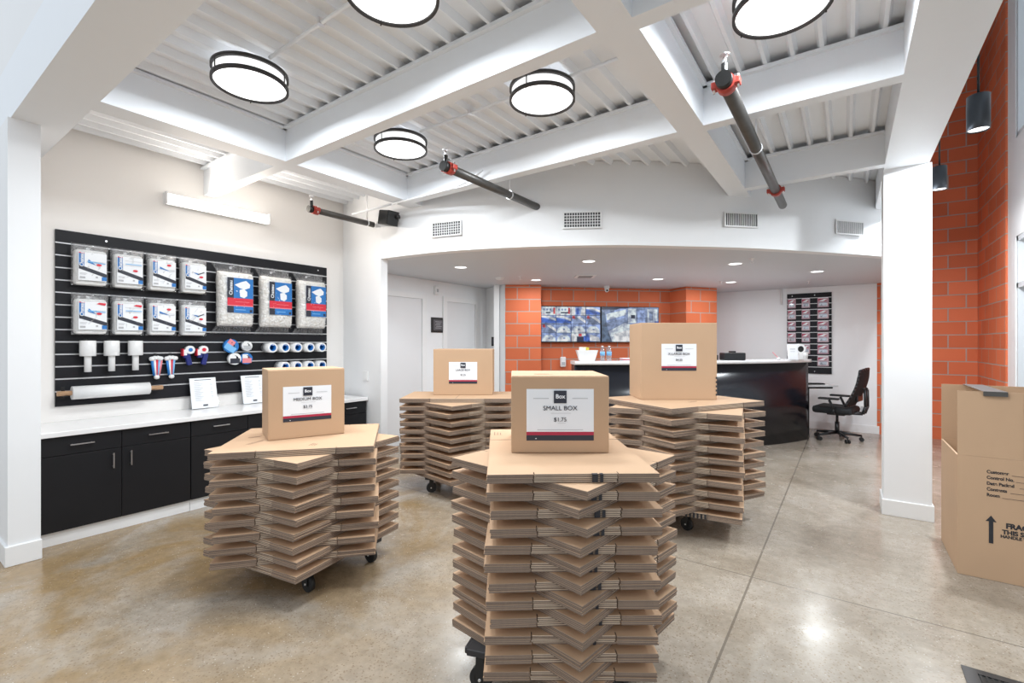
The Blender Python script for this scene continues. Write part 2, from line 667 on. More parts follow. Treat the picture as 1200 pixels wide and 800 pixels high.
struct('floor', MB().box(-9, 4.5, -5, 12, -0.2, 0.0), floor_mat())
struct('wall_left', MB().box(-5.6, -5.40, 0.78, 9.9, 0, 3.6), WALL)
struct('trim_1', MB().box(-5.40, -5.37, 0.80, 3.70, 0.845, 2.53), WALL)
struct('wall_front', MB().box(-8.5, -4.59, 0.62, 0.78, 0, 3.02), WALL)          # pier beside the cabinets
mb = MB()
mb.box(-8.5, -4.575, 0.605, 0.785, 0, 0.135, bev=0.004)
struct('baseboard_front', mb, TRIM)
WALLW = mat('warm_wall_paint', (0.87, 0.84, 0.81), 0.6, var=0.012, scale=3)
bpy.data.objects['wall_left'].data.materials[0] = WALLW
bpy.data.objects['trim_1'].data.materials[0] = WALLW
struct('ground_bounce', MB().box(-14, 14, -16, -5, -0.25, -0.02), mat('pale_bounce', (0.72, 0.71, 0.69), 0.8, var=0.05))  # unseen pale ground, added to bounce sky light up to the ceiling
# return wall at the end of the cabinets and the curved bulkhead that grows out of it
struct('wall_back_left', MB().prism([(-5.40, 3.77), (-4.46, 3.62), (-4.455, 3.715), (-5.40, 3.87)], 0, 3.34), WALL)
struct('wall_bulkhead', MB().wall(ARC, 2.49, 3.34, 0.12), WALL)
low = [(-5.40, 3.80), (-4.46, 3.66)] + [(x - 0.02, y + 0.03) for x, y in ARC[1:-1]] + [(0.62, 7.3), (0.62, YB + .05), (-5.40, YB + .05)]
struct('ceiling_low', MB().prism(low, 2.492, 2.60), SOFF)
struct('wall_left_rear', MB().box(-5.40, -5.35, 3.86, 6.75, 0, 2.49), WALL)
struct('wall_rear_corner', MB().wall([(-5.36, 6.72), (-4.95, 6.50), (-4.735, 6.452)], 0, 2.49, 0.1), WALL)
struct('trim_2', MB().box(-0.045, 0.045, -0.04, 0.04, 0, 2.49), TRIM, loc=(-4.87, 6.40, 0), rot=(0, 0, R(35.4)))
# orange block piers, screen wall between them
mb = MB()
mb.prism([(-4.729, 6.454), (-4.233, 6.806), (-4.42, 7.10), (-4.90, 6.75)], 0, 2.49, BR_P)
o = struct('wall_pier_left', mb)
struct('wall_screen', MB().prism([(-4.46, 7.0), (-2.60, 8.805), (-2.70, 8.91), (-4.56, 7.10)], 0, 2.49, BR_T))
mb = MB()
mb.prism([(-2.298, 8.488), (-1.917, 9.066), (-2.05, 9.60), (-2.62, 9.3), (-2.69, 8.77)], 0, 2.49, BR_R)
struct('wall_pier_right', mb)
struct('wall_back', MB().box(-2.6, 0.40, YB, YB + 0.15, 0, 2.49), WALL)
struct('wall_back_brick', MB().box(0.40, XW + 0.4, YB - 0.01, YB + 0.15, 0, 6.5, BR_X))
struct('wall_right_brick', MB().box(XW, XW + 0.35, 8.32, YB - 0.01, 0, 6.5, BR_Y))
struct('wall_above_soffit', MB().box(0.45, 0.60, 7.15, YB - 0.01, 2.49, 6.5), WALL)
struct('baseboard_back', MB().box(-1.85, 0.43, YB - 0.015, YB, 0, 0.13), TRIM)
# glazed right-hand wall
mb = MB()
mb.box(1.62, 1.80, 8.0, 8.32, 0, 6.5)
mb.box(1.62, 1.80, 1.5, 8.0, 2.76, 3.92)
mb.box(1.62, 1.80, 1.5, 8.0, 0, 0.15)
mb.box(1.62, 1.80, 1.5, 8.0, 6.3, 6.5)
struct('wall_right', mb, TRIM)
WF = mat('window_frame_paint', (0.62, 0.64, 0.66), 0.4)
for n, (z0, z1, rails) in enumerate([(0.15, 2.76, [2.18]), (3.92, 6.3, [])]):
    mb = MB()
    mb.box(1.63, 1.73, 1.5, 8.0, z1 - 0.06, z1)
    mb.box(1.63, 1.73, 1.5, 8.0, z0, z0 + 0.06)
    for y in (7.94, 6.6, 5.3, 4.0, 2.7, 1.5):
        mb.box(1.63, 1.73, y, y + 0.06, z0, z1)
    for z in rails:
        mb.box(1.63, 1.73, 1.5, 8.0, z - 0.03, z + 0.03)
    w = struct('window_%d' % (n + 1), mb, WF)
    MB().box(1.685, 1.69, 1.5, 8.0, z0, z1).build('pane', GLASS, w)

# columns and steel
mb = MB()
mb.box(0.26, 0.58, 5.27, 5.60, 0, 3.02)
struct('wall_column', mb, WALL)
mb = MB()
mb.box(0.246, 0.594, 5.256, 5.614, 0, 0.135, bev=0.004)
struct('baseboard_column', mb, TRIM)


def steel(name, x0, x1, y0, y1, z0=3.02, z1=3.30, lip=True):
    mb = MB()
    mb.box(x0, x1, y0, y1, z0, z1)
    if lip:
        if x1 - x0 > y1 - y0:
            mb.box(x0, x1, y0 - 0.03, y1 + 0.03, z1 - 0.022, z1)
        else:
            mb.box(x0 - 0.03, x1 + 0.03, y0, y1, z1 - 0.022, z1)
    return struct(name, mb, BEAMW)


steel('ceiling_girder_entry', -8.5, 0.26, 0.635, 0.92, 3.02, 3.42, False)
struct('wall_above_entry', MB().box(-8.5, 0.30, 0.635, 0.80, 3.42, 6.5), WALL)
steel('ceiling_girder_left', -4.02, -3.83, 0.92, 3.75)
steel('ceiling_girder_middle', -1.00, -0.82, 0.92, 5.45)
steel('ceiling_girder_right', 0.26, 0.563, -1.5, 7.3, 3.02, 3.42, False)
struct('wall_above_girder', MB().box(0.30, 0.55, -1.5, 7.2, 3.42, 6.5), WALL)
for nm, x0, x1, y in (('ceiling_beam_west_near', -3.83, -1.0, 2.12), ('ceiling_beam_west_far', -3.83, -1.0, 3.46), ('ceiling_beam_east_near', -0.82, 0.26, 2.12),
                      ('ceiling_beam_east_middle', -0.82, 0.26, 3.46), ('ceiling_beam_east_far', -0.82, 0.26, 5.10), ('ceiling_beam_wall', -5.4, -4.02, 2.12)):
    steel(nm, x0, x1, y, y + 0.10)
# corrugated deck, flutes run away along Y
mb = MB()
prof = []
x = -5.42
while x < 0.27:
    prof += [(x, 3.345), (x + 0.095, 3.345), (x + 0.115, 3.30), (x + 0.135, 3.30)]
    x += 0.152
prof.append((0.30, 3.345))
for (xa, za), (xb, zb) in zip(prof, prof[1:]):
    mb.bm.faces.new([mb.bm.verts.new(p) for p in ((xa, 0.7, za), (xb, 0.7, zb), (xb, 7.2, zb), (xa, 7.2, za))])
mb.box(-5.45, 0.30, 0.7, 7.2, 3.36, 3.45)
bmesh.ops.remove_doubles(mb.bm, verts=mb.bm.verts, dist=1e-5)
struct('ceiling_deck', mb, DECKW)
struct('ceiling_high', MB().box(0.45, 1.8, -1.5, YB + 0.1, 6.5, 6.6), WALL)

# doors in the rear corridor wall
for n, (y0, y1) in enumerate([(4.20, 5.12), (5.67, 6.39)]):
    mb = MB()
    mb.box(-5.35, -5.325, y0 - 0.09, y0, 0, 2.26)
    mb.box(-5.35, -5.325, y1, y1 + 0.09, 0, 2.26)
    mb.box(-5.35, -5.325, y0, y1, 2.18, 2.26)
    d = struct('door_%d' % (n + 1), mb, TRIM)
    MB().box(-5.35, -5.343, y0 + 0.005, y1 - 0.005, 0.01, 2.175).build('door_leaf', DOORW, d)
    MB().cyl((-5.343, y0 + 0.08, 1.0), (-5.29, y0 + 0.08, 1.0), 0.012, seg=12).cyl((-5.29, y0 + 0.07, 1.0), (-5.29, y0 + 0.19, 1.0), 0.010, seg=12).build('door_handle', CHROME, d)

# ------------------------------------------------------------------ CARDBOARD STACKS
def outline(w, l):
    """flattened box outline with the flap slots cut in the two short ends"""
    a, b = w / 2, l / 2
    s1, s2, g, dp = -a + w * 0.27, a - w * 0.24, 0.002, 0.03
    return [(-a, -b), (s1 - g, -b + 0.003), (s1 - g, -b + dp), (s1 + g, -b + dp), (s1 + g, -b + 0.006), (s2 - g, -b + 0.006), (s2 - g, -b + dp), (s2 + g, -b + dp), (s2 + g, -b + 0.003), (a, -b),
            (a, b), (s2 + g, b), (s2 + g, b - dp), (s2 - g, b - dp), (s2 - g, b), (s1 + g, b), (s1 + g, b - dp), (s1 - g, b - dp), (s1 - g, b), (-a, b)]


ORD = ['topmost', 'second', 'third', 'fourth', 'fifth', 'sixth', 'seventh', 'eighth', 'ninth', 'tenth', 'eleventh', 'twelfth', 'thirteenth', 'fourteenth', 'fifteenth',
       'sixteenth', 'seventeenth', 'eighteenth', 'nineteenth', 'twentieth', 'twenty-first', 'twenty-second', 'twenty-third', 'twenty-fourth']


def make_stack(kind, where, cx, cy, top, base, n, A, B, dolly_rot, dolly_r=0.34, shift_b=(0, 0), dolly_shift=(0, 0)):
    """n layers of crossed bundles; A, B = (width, length, rotation)"""
    th = (top - base) / n / 2
    t = th / 5
    meshes = []
    for w, l, r in (A, B):
        mb = MB()
        o_ = outline(w, l)
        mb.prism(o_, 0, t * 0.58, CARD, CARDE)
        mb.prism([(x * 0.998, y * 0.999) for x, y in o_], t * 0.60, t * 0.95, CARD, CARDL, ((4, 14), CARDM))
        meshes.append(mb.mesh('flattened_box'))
    roots = []
    k = 0
    for i in range(n):
        for j, (w, l, r) in enumerate((A, B)):
            z = top - (k + 1) * th
            last = i == n - 1 and j == 1
            pos = 'directly under the display carton' if k == 0 else ('lowest of its stack, resting on the dolly' if last else '')
            turn = 'lying square under the carton side' if j == 0 else 'turned with a corner pointing forward'
            lab = 'bundle of flattened cartons, %s from the top of the %s stack, %s' % (ORD[k], where, 'flat side forward' if j == 0 else 'corner forward')
            if k == 0:
                lab = 'topmost bundle of flattened cartons, under the %s display carton on the %s stack' % (kind, where)
            if last:
                lab = 'lowest bundle of flattened cartons in the %s stack, resting on its dolly' % where
            root = thing('carton_bundle', lab, 'cardboard bundle', (cx + j * shift_b[0] + random.uniform(-.006, .006), cy + j * shift_b[1] + random.uniform(-.006, .006), z), r + random.uniform(-1.6, 1.6),
                         'flattened %s cartons in the %s stack' % (kind, where))
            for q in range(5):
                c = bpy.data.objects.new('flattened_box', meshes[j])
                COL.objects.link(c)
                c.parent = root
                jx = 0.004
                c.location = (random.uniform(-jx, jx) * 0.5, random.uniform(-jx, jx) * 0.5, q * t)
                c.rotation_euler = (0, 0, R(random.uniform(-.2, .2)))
            roots.append(root)
            k += 1
    # dolly
    d = thing('dolly', 'black four-wheeled dolly carrying the %s stack of flattened %s cartons' % (where, kind), 'dolly', (cx + dolly_shift[0], cy + dolly_shift[1], 0), dolly_rot, 'dollies under the carton stacks')
    s = dolly_r * 0.7071
    mb = MB()
    zt = base - 0.002
    for sx in (-1, 1):
        mb.box(sx * s - 0.045, sx * s + 0.045, -s - 0.06, s + 0.06, zt - 0.028, zt, bev=0.004)
        mb.box(-s - 0.06, s + 0.06, sx * s - 0.045, sx * s + 0.045, zt - 0.030, zt - 0.002, bev=0.004)
    mb.build('deck_frame', DKWOOD, d)
    for sx in (-1, 1):
        for sy in (-1, 1):
            px, py = sx * s, sy * s
            mb = MB()
            mb.box(px - 0.035, px + 0.035, py - 0.03, py + 0.03, zt - 0.036, zt - 0.030)
            mb.cyl((px, py, zt - 0.055), (px, py, zt - 0.034), 0.022, seg=14)
            for e in (-1, 1):
                mb.prism([(px - 0.018, py + e * 0.020 - 0.002), (px + 0.018, py + e * 0.020 - 0.002), (px + 0.018, py + e * 0.020 + 0.002), (px - 0.018, py + e * 0.020 + 0.002)], 0.04, zt - 0.05)
            c = mb.build('caster', BLKM, d)
            mb = MB()
            mb.tube((px, py - 0.014, 0.05), (px, py + 0.014, 0.05), 0.05, 0.028, m=RUBBER)
            mb.cyl((px, py - 0.012, 0.05), (px, py + 0.012, 0.05), 0.029, m=BLKM)
            mb.cyl((px, py - 0.026, 0.05), (px, py + 0.026, 0.05), 0.006, m=CHROME)
            mb.build('wheel', None, c)
    return roots, th


S_front = make_stack('small', 'front', -1.112, 1.950, 1.010, 0.20, 12, (0.650, 0.930, 36.5), (0.735, 0.735, 81.5), 17.4, 0.40, (0.042, -0.024))
S_med = make_stack('medium', 'left', -2.962, 1.796, 0.874, 0.17, 9, (0.905, 0.825, 49.4), (0.82, 0.875, 9.4), 1.4, 0.33, (0, 0), (0.065, 0.046))
S_lar = make_stack('large', 'rear left', -3.359, 3.771, 0.951, 0.17, 10, (1.11, 0.70, 35.4), (0.92, 0.88, 80.0), 36.4, 0.37)
S_xl = make_stack('extra-large', 'right', -1.179, 4.189, 1.0145, 0.17, 10, (1.06, 0.83, 62.4), (0.98, 0.97, 9.4), -20.6, 0.31)


def edge_stripes(root, w, l, th, x0, xs, name='printed_edge_stripes', m=INK):
    mb = MB()
    for a, b in xs:
        mb.box(a, b, -l / 2 - 0.0045, -l / 2 - 0.0025, 0.004, th - 0.002)
        if root is S_front[0][0]:
            mb.box(a, b, -l / 2 - 0.0045, -l / 2 + 0.012, th - 0.0015, th + 0.0002)
    o = mb.build(name, m, root)
    o['label'] = 'black printed stripes'
    return o


for i in range(0, 20, 2):
    r = S_front[0][i]
    edge_stripes(r, 0.65, 0.93, S_front[1], 0, [(0.068 - i * .001, 0.090 - i * .001), (0.098 - i * .001, 0.110 - i * .001)])
edge_stripes(S_xl[0][-1], 0.98, 0.97, S_xl[1], 0, [(a, a + 0.014) for a in (0.10, 0.127, 0.154, 0.181, 0.208, 0.235)])


def print_marks(root, z, marks):
    mb = MB()
    for (x, y, a, n, ln) in marks:
        for k in range(n):
            M = Matrix.Translation((x, y, z)) @ Matrix.Rotation(R(a), 4, 'Z') @ Matrix.Translation((0, k * 0.016, 0))
            mb.box(0, ln * (0.7 + 0.3 * ((k * 7) % 3) / 2), 0, 0.004, 0, 0.0006, M=M)
    o = mb.build('printed_lines', INKB, root)
    return o


print_marks(S_front[0][0], S_front[1], [(-0.27, 0.30, 90, 3, 0.08), (0.20, -0.02, 60, 2, 0.07)])
print_marks(S_med[0][0], S_med[1], [(-0.30, -0.20, 60, 2, 0.16), (0.10, -0.32, 75, 3, 0.07), (-0.36, 0.02, 30, 2, 0.10)])
print_marks(S_xl[0][0], S_xl[1], [(-0.10, -0.20, 10, 2, 0.14)])
mb = MB().box(-0.002, 0.002, -0.349, 0.0, S_lar[1], S_lar[1] + 0.0006)
mb.build('fold_seam', CARDE, S_lar[0][0])
mb = MB().box(-0.325, 0.325, 0.170, 0.173, S_front[1], S_front[1] + 0.0006)
mb.build('fold_seam', CARDE, S_front[0][0])


# ------------------------------------------------------------------ DISPLAY CARTONS
def carton(w, d, h, loc, rz, title, price, label, sx=0.0, sz=None, stripes=False):
    t = thing('display_carton', label, 'cardboard box', loc, rz, 'display cartons with price signs')
    mb = MB()
    mb.box(-w / 2, w / 2, -d / 2, d / 2, 0.001, h - 0.0015, bev=0.004)
    mb.build('carton_body', CARD, t)
    mb = MB()
    mb.box(-w / 2 + 0.002, w / 2 - 0.002, -d / 2 + 0.003, -0.0015, h - 0.004, h + 0.001)
    mb.box(-w / 2 + 0.002, w / 2 - 0.002, 0.0015, d / 2 - 0.003, h - 0.004, h + 0.001)
    mb.build('top_flaps', CARD, t)
    mb = MB()
    for k, ln in enumerate((0.09, 0.07)):
        mb.box(-w * 0.25, -w * 0.25 + ln, -d * 0.2 + k * 0.02, -d * 0.2 + k * 0.02 + 0.005, h + 0.001, h + 0.0016)
    mb.build('printed_lines', INKB, t)
    if stripes:
        mb = MB()
        for k in range(5):
            mb.box(w / 2 - 0.012, w / 2 + 0.0012, -d / 2 - 0.0012, -d / 2 + 0.03, 0.035 + k * 0.036, 0.052 + k * 0.036)
        mb.build('printed_edge_stripes', INK, t)['label'] = 'five short black bars on the carton edge'
    sw, sh = 0.300, 0.230
    z0 = (sz if sz is not None else h / 2) - sh / 2
    y = -d / 2 - 0.0005
    polys = [(PAPER, None), rect(NAVY, 0, 0, 1, 0.105), rect(CRIM, 0, 0.105, 1, 0.170), rect(GREYT, 0.16, 0.205, 0.84, 0.215), rect(GREYT, 0.10, 0.81, 0.33, 0.822), rect(GREYT, 0.68, 0.81, 0.91, 0.822),
             rect(GREYT, 0.36, 0.528, 0.66, 0.534), rect(GREYT, 0.46, 0.335, 0.58, 0.341), rect(PAPER, 0.13, 0.035, 0.15, 0.05)]
    s = panel('price_sign', t, sx - sw / 2, z0, sw, sh, y, polys)
    s['label'] = 'white price sign with crimson and navy bands'
    yy = y - 0.0075
    MB().box(sx - 0.028, sx + 0.028, yy + 0.0005, y - 0.001, z0 + sh * 0.725, z0 + sh * 0.968).build('logo_square', NAVY, s)
    text('Box', 0.026, PAPER, s, (sx, yy - 0.0003, z0 + sh * 0.855), 'logo_lettering', 0.0006)
    text(title, 0.0275, NAVY, s, (sx, yy + 0.0035, z0 + sh * 0.625), 'title_lettering', 0.0, sx=1.06)
    text(price, 0.0255, NAVY, s, (sx, yy + 0.0035, z0 + sh * 0.405), 'price_lettering', 0.0)
    return t


carton(0.437, 0.42, 0.342, (-1.167, 2.013, 1.010), 35.4, 'SMALL BOX', '$1.75', 'brown carton with a SMALL BOX price sign standing on the front stack of flattened boxes')
carton(0.476, 0.34, 0.452, (-3.094, 1.839, 0.874), 68.8, 'MEDIUM BOX', '$2.75', 'brown carton with a MEDIUM BOX price sign standing on the left stack of flattened boxes')
carton(0.631, 0.44, 0.485, (-3.452, 3.961, 0.951), 35.4, 'LARGE BOX', '$3.25', 'brown carton with a LARGE BOX price sign standing on the rear left stack', sz=0.235)
carton(0.654, 0.39, 0.66, (-1.291, 4.290, 1.0145), 35.4, 'X-LARGE BOX', '$4.25', 'tall brown carton with an X-LARGE BOX price sign standing on the right stack', sz=0.365, stripes=True)

# ------------------------------------------------------------------ WARDROBE CARTON (open, on the floor at the right)
t = thing('wardrobe_carton', 'large open brown moving carton with raised flaps on the floor by the white column', 'cardboard box', (0.585, 4.19, 0), 0)
W_, D_, H_ = 0.66, 0.65, 0.775
mb = MB()
q = 0.006
mb.box(0, W_, 0, q, 0.002, H_)
mb.box(0, W_, D_ - q, D_, 0.002, H_)
mb.box(0, q, q, D_ - q, 0.002, H_ - 0.004)
mb.box(W_ - q, W_, q, D_ - q, 0.002, H_ - 0.004)
mb.box(q, W_ - q, q, D_ - q, 0.002, 0.010)
mb.build('carton_body', CARD, t)
mb = MB()
M = Matrix.Translation((0, 0, H_)) @ Matrix.Rotation(R(-0.5), 4, 'X')
mb.box(0, 0.300, 0, 0.005, 0.001, 0.415, M=M)
mb.box(0.302, W_, 0.001, 0.006, 0.001, 0.419, M=M)
mb.build('front_flap', CARD, t)
mb = MB()
M = Matrix.Translation((0, D_, H_)) @ Matrix.Rotation(R(0.5), 4, 'X')
mb.box(0, W_, -0.006, -0.001, 0.001, 0.415, M=M)
mb.build('rear_flap', CARD, t)
mb = MB()
M = Matrix.Translation((0.006, 0, H_ - 0.004)) @ Matrix.Rotation(R(168), 4, 'Y')
mb.box(-0.004, 0.0, 0.01, D_ - 0.01, 0.0, 0.30, M=M)
mb.build('side_flap', CARDI, t)['label'] = 'short flap folded down inside'
mb = MB()
mb.box(0.12, 0.23, -0.012, 0.0, 1.165, 1.192)
mb.box(0.12, 0.23, -0.012, D_ + 0.004, 1.1925, 1.1945)
mb.build('tape_strip', TAPEG, t)['label'] = 'shiny grey tape strip holding the raised flaps together'
yf = -0.0008
for k, s in enumerate(('Customer', 'Control No.', 'Date Packed', 'Contents', 'Room')):
    text(s, 0.028, INK, t, (0.136, yf, 0.685 - k * 0.0365), 'lettering', 0.0009, align='LEFT', sx=0.86)
MBl = MB()
for k, x0 in enumerate((0.248, 0.266, 0.282, 0.242, 0.206)):
    z = 0.685 - k * 0.0365 - 0.011
    MBl.box(x0, 0.62, -0.0015, -0.0002, z, z + 0.0018)
MBl.build('ruled_lines', INK, t)
mb = MB()
mb.box(0.146, 0.166, -0.0015, -0.0002, 0.235, 0.372)
mb.poly([(0.131, -0.0015, 0.372), (0.181, -0.0015, 0.372), (0.156, -0.0015, 0.410)])
mb.build('arrow_mark', INK, t)
text('FRAGILE', 0.044, INK, t, (0.222, yf, 0.358), 'lettering', 0.0022, align='LEFT', sx=0.92)
text('THIS SIDE UP', 0.037, INK, t, (0.206, yf, 0.318), 'lettering', 0.0016, align='LEFT', sx=0.92)
text('HANDLE WITH CARE', 0.026, INK, t, (0.198, yf, 0.290), 'lettering', 0.0010, align='LEFT', sx=0.92)

# ------------------------------------------------------------------ CABINETS along the left wall
CX = -4.77
YS = [0.79, 1.77, 2.75, 3.655]
nm = ['nearest the white pier', 'in the middle of the run', 'at the far end by the return wall']
for i in range(3):
    y0, y1 = YS[i] + 0.002, YS[i + 1] - 0.002
    t = thing('base_cabinet', 'black base cabinet with drawers over doors, %s' % nm[i], 'cabinet', (CX, y0, 0), 90, 'black base cabinets under the slatwall')
    w = y1 - y0      # local x = along wall, local y = into wall (negative = room)
    MB().box(0, w, 0.02, 0.60, 0.10, 0.805).build('carcass', BLACKL, t)
    MB().box(0, w, 0.025, 0.58, 0.001, 0.10).build('plinth', TRIM, t)['label'] = 'white toe kick'
    for k in range(2):
        xa, xb = k * w / 2 + 0.002, (k + 1) * w / 2 - 0.002
        d = MB().box(xa, xb, 0, 0.019, 0.665, 0.802, bev=0.0015).build('drawer', BLACKL, t)
        mid = (xa + xb) / 2
        mb = MB().box(mid - 0.07, mid + 0.07, -0.028, -0.020, 0.733, 0.741)
        mb.box(mid - 0.06, mid - 0.053, -0.022, 0.0, 0.734, 0.740).box(mid + 0.053, mid + 0.06, -0.022, 0.0, 0.734, 0.740)
        mb.build('handle', CHROME, d)
        d = MB().box(xa, xb, 0, 0.019, 0.103, 0.660, bev=0.0015).build('door', BLACKL, t)
        hx = xb - 0.055 if k == 0 else xa + 0.055
        mb = MB().box(hx - 0.004, hx + 0.004, -0.028, -0.020, 0.51, 0.63)
        mb.box(hx - 0.003, hx + 0.003, -0.022, 0.0, 0.52, 0.527).box(hx - 0.003, hx + 0.003, -0.022, 0.0, 0.613, 0.62)
        mb.build('handle', CHROME, d)
t = tag(MB().box(-5.369, -4.742, 0.785, 3.655, 0.807, 0.845, bev=0.003).build('countertop', QUARTZ), 'long white worktop lying over the black cabinets', 'countertop')

# ------------------------------------------------------------------ SLATWALL
def slatwall(name, label, x0, z0, w, h, n, loc, rz, first=0.107, pitch=0.1035, screws=(), ends=0.0):
    t = thing(name, label, 'slatwall', loc, rz)
    mb = MB()
    zs = [h - first - k * pitch for k in range(n)]
    prev = h
    g = 0.006
    for z in zs + [None]:
        lo = 0 if z is None else z + g
        mb.box(0, w, -0.020, 0, lo, prev)
        if z is not None:
            mb.box(0, w, -0.008, 0, z - g, z + g)
            prev = z - g
    b = mb.build('slat_board', SLATB, t)
    mb = MB()
    for z in zs:
        mb.box(0, w, -0.0215, -0.0085, z - 0.0062, z - 0.0015)
        mb.box(0, w, -0.0095, -0.0085, z - 0.006, z + 0.005)
    mb.build('slot_insert', ALU, t)['label'] = 'aluminium strips lining the slots'
    mb = MB()
    for (x, z) in screws:
        mb.cyl((x, -0.0225, z), (x, -0.019, z), 0.008, seg=12)
    if screws:
        mb.build('screw', CHROME, t)
    return t


slatwall('slatwall', 'wide black slatwall board with packing supplies hanging on the left wall above the worktop', 0, 0, 2.50, 1.475, 13, (-5.368, 0.995, 0.972), 90, screws=[(0.33, 1.43), (0.33, 1.055), (2.38, 1.43)])

XS = -5.3885  # slat face is x = -5.348


def peg(mb, x, z, l=0.12, y=-0.0220):
    mb.box(x - 0.012, x + 0.012, y - 0.003, y, z - 0.012, z + 0.012)
    mb.cyl((x, y, z), (x, y - l, z + 0.008), 0.003, seg=8)


PO = -5.3675


def foam_pouch(variant):
    t = thing('foam_pouch', '', 'foam sheets', (0, 0, 0), 90, 'bagged foam sheet packs')
    mb = MB()
    mb.box(-0.104, 0.104, -0.130, -0.040, 0.008, 0.305, bev=0.022)
    mb.build('foam_sheets', FOAMW, t)
    mb = MB()
    mb.pillow(0.246, 0.355, 0.112, c=(0, -0.087, 0.180), nx=10, nz=12, jitter=0.007, pw=0.22)
    mb.build('clear_bag', BAGF, t)
    pol = [(PAPER, None), rect(BLUE, 0.02, 0.50, 0.21, 0.96), rect(REDL, 0.02, 0.955, 0.21, 0.99), (NAVY, [(0.02, 0.40), (1, 0.13), (1, 0.27), (0.02, 0.54)]), rect(BLUE, 0.82, 0.02, 1, 0.16),
           rect(GREYT, 0.05, 0.06, 0.24, 0.13), rect(GREYT, 0.05, 0.24, 0.30, 0.255), rect(GREYT, 0.05, 0.20, 0.26, 0.215), rect(GREYT, 0.30, 0.68, 0.95, 0.69), rect(GREYT, 0.60, 0.10, 0.68, 0.16)]
    # illustration
    if variant % 4 == 0:
        pol += [(BLUE, [(0.32, 0.64), (0.62, 0.56), (0.35, 0.76)]), (LBLUE, [(0.32, 0.66), (0.95, 0.62), (0.95, 0.65), (0.32, 0.70)])]
    elif variant % 4 == 1:
        pol += [rect(LBLUE, 0.32, 0.72, 0.95, 0.75), rect(GREYT, 0.30, 0.85, 0.95, 0.86)]
    elif variant % 4 == 2:
        pol += [(BLUE, [(0.30, 0.70), (0.75, 0.62), (0.30, 0.78)]), (GREYT, [(0.7, 0.6), (0.95, 0.64), (0.95, 0.66), (0.7, 0.62)])]
    else:
        pol += [(BLUE, [(0.35, 0.70), (0.60, 0.60), (0.62, 0.66)]), (NAVY, [(0.6, 0.6), (0.9, 0.72), (0.9, 0.76), (0.6, 0.64)])]
    cx_, cz_ = [(0.72, 0.58), (0.70, 0.50), (0.70, 0.86), (0.75, 0.52)][variant % 4]
    pol.append((REDL, [(cx_ + 0.10 * math.cos(a * PI / 5), cz_ + 0.045 * math.sin(a * PI / 5)) for a in range(10)]))
    if variant >= 4 and variant < 6:
        pol.append((REDL, [(0.62, 0.93), (0.93, 0.88), (0.97, 0.97), (0.72, 0.98)]))
    lb = panel('product_label', t, -0.088, 0.045, 0.185, 0.235, -0.1455, pol, step=0.0004)
    text('Chateau', 0.036, PAPER, lb, (-0.066, -0.1515, 0.218), 'lettering', 0.0008, rot=(PI / 2, -PI / 2, 0))
    mb = MB()
    peg(mb, 0.0, 0.325, 0.16)
    mb.build('hanging_peg', CHROME, t)
    return t


ordw = ['first', 'second', 'third', 'fourth']
for r_, z in enumerate((1.985, 1.570)):
    for k, y in enumerate((1.200, 1.457, 1.714, 1.976)):
        t = foam_pouch(k + 4 * r_)
        t.location = (PO - 0.0005, y, z)
        t.rotation_euler.z = R(90 + random.uniform(-.8, .8))
        t['label'] = 'clear bag of white foam sheets, %s from the left in the %s row' % (ordw[k], 'upper' if r_ == 0 else 'lower')

# bags of peanuts
for k, (y, s) in enumerate(((2.355, 'leftmost, beside the foam packs'), (2.785, 'the middle one of three'), (3.215, 'rightmost, at the board end'))):
    t = thing('peanut_bag', 'large bag of white packing peanuts, %s' % s, 'packing peanuts', (PO - 0.0005, y, 1.60), 90, 'bags of packing peanuts')
    mb = MB()
    mb.pillow(0.345, 0.56, 0.17, nx=34, nz=54, jitter=0.014, c=(0, -0.122, 0.360), pw=0.28)
    mb.build('packing_peanuts', PEAN, t)
    mb = MB()
    mb.pillow(0.375, 0.60, 0.185, CLEARB, nx=12, nz=18, jitter=0.003, c=(0, -0.122, 0.365), pw=0.25)
    # gathered film above and below the filled part
    for (za, zb, wa, wb) in ((0.64, 0.745, 0.33, 0.41), (0.09, 0.0, 0.33, 0.41)):
        n = 22
        for e in range(n):
            u0, u1 = e / n - .5, (e + 1) / n - .5
            f0, f1 = (0.012 * (-1) ** e), (0.012 * (-1) ** (e + 1))
            mb.poly([(u0 * wa, -0.11 + f0, za), (u1 * wa, -0.11 + f1, za), (u1 * wb, -0.06 + f1 * 1.4, zb), (u0 * wb, -0.06 + f0 * 1.4, zb)], BAGF, smooth=True)
    mb.build('clear_bag', CLEARB, t)
    pol = [(BLUE, None), rect(NAVY, 0, 0, 0.24, 1), rect(REDL, 0, 0.20, 1, 0.42), rect(PINK, 0, 0.19, 1, 0.215), rect(PINK, 0.3, 0.31, 0.85, 0.32),
           (PAPER, [(0.27, 0.80), (0.55, 0.90), (0.72, 0.94), (0.88, 0.84), (0.86, 0.74), (0.66, 0.68), (0.48, 0.71)]),
           (PAPER, [(0.46, 0.66), (0.62, 0.70), (0.76, 0.62), (0.76, 0.50), (0.64, 0.43), (0.48, 0.47)]), rect(LBLUE, 0.3, 0.08, 0.7, 0.10), rect(NAVY, 0.86, 0.03, 0.96, 0.1)]
    lb = panel('product_label', t, -0.115, 0.215, 0.255, 0.36, -0.217, pol, step=0.0004)
    text('Chateau', 0.044, PAPER, lb, (-0.083, -0.2235, 0.47), 'lettering', 0.0008, rot=(PI / 2, -PI / 2, 0))
    mb = MB()
    peg(mb, 0, 0.70, 0.08)
    mb.build('hanging_peg', CHROME, t)

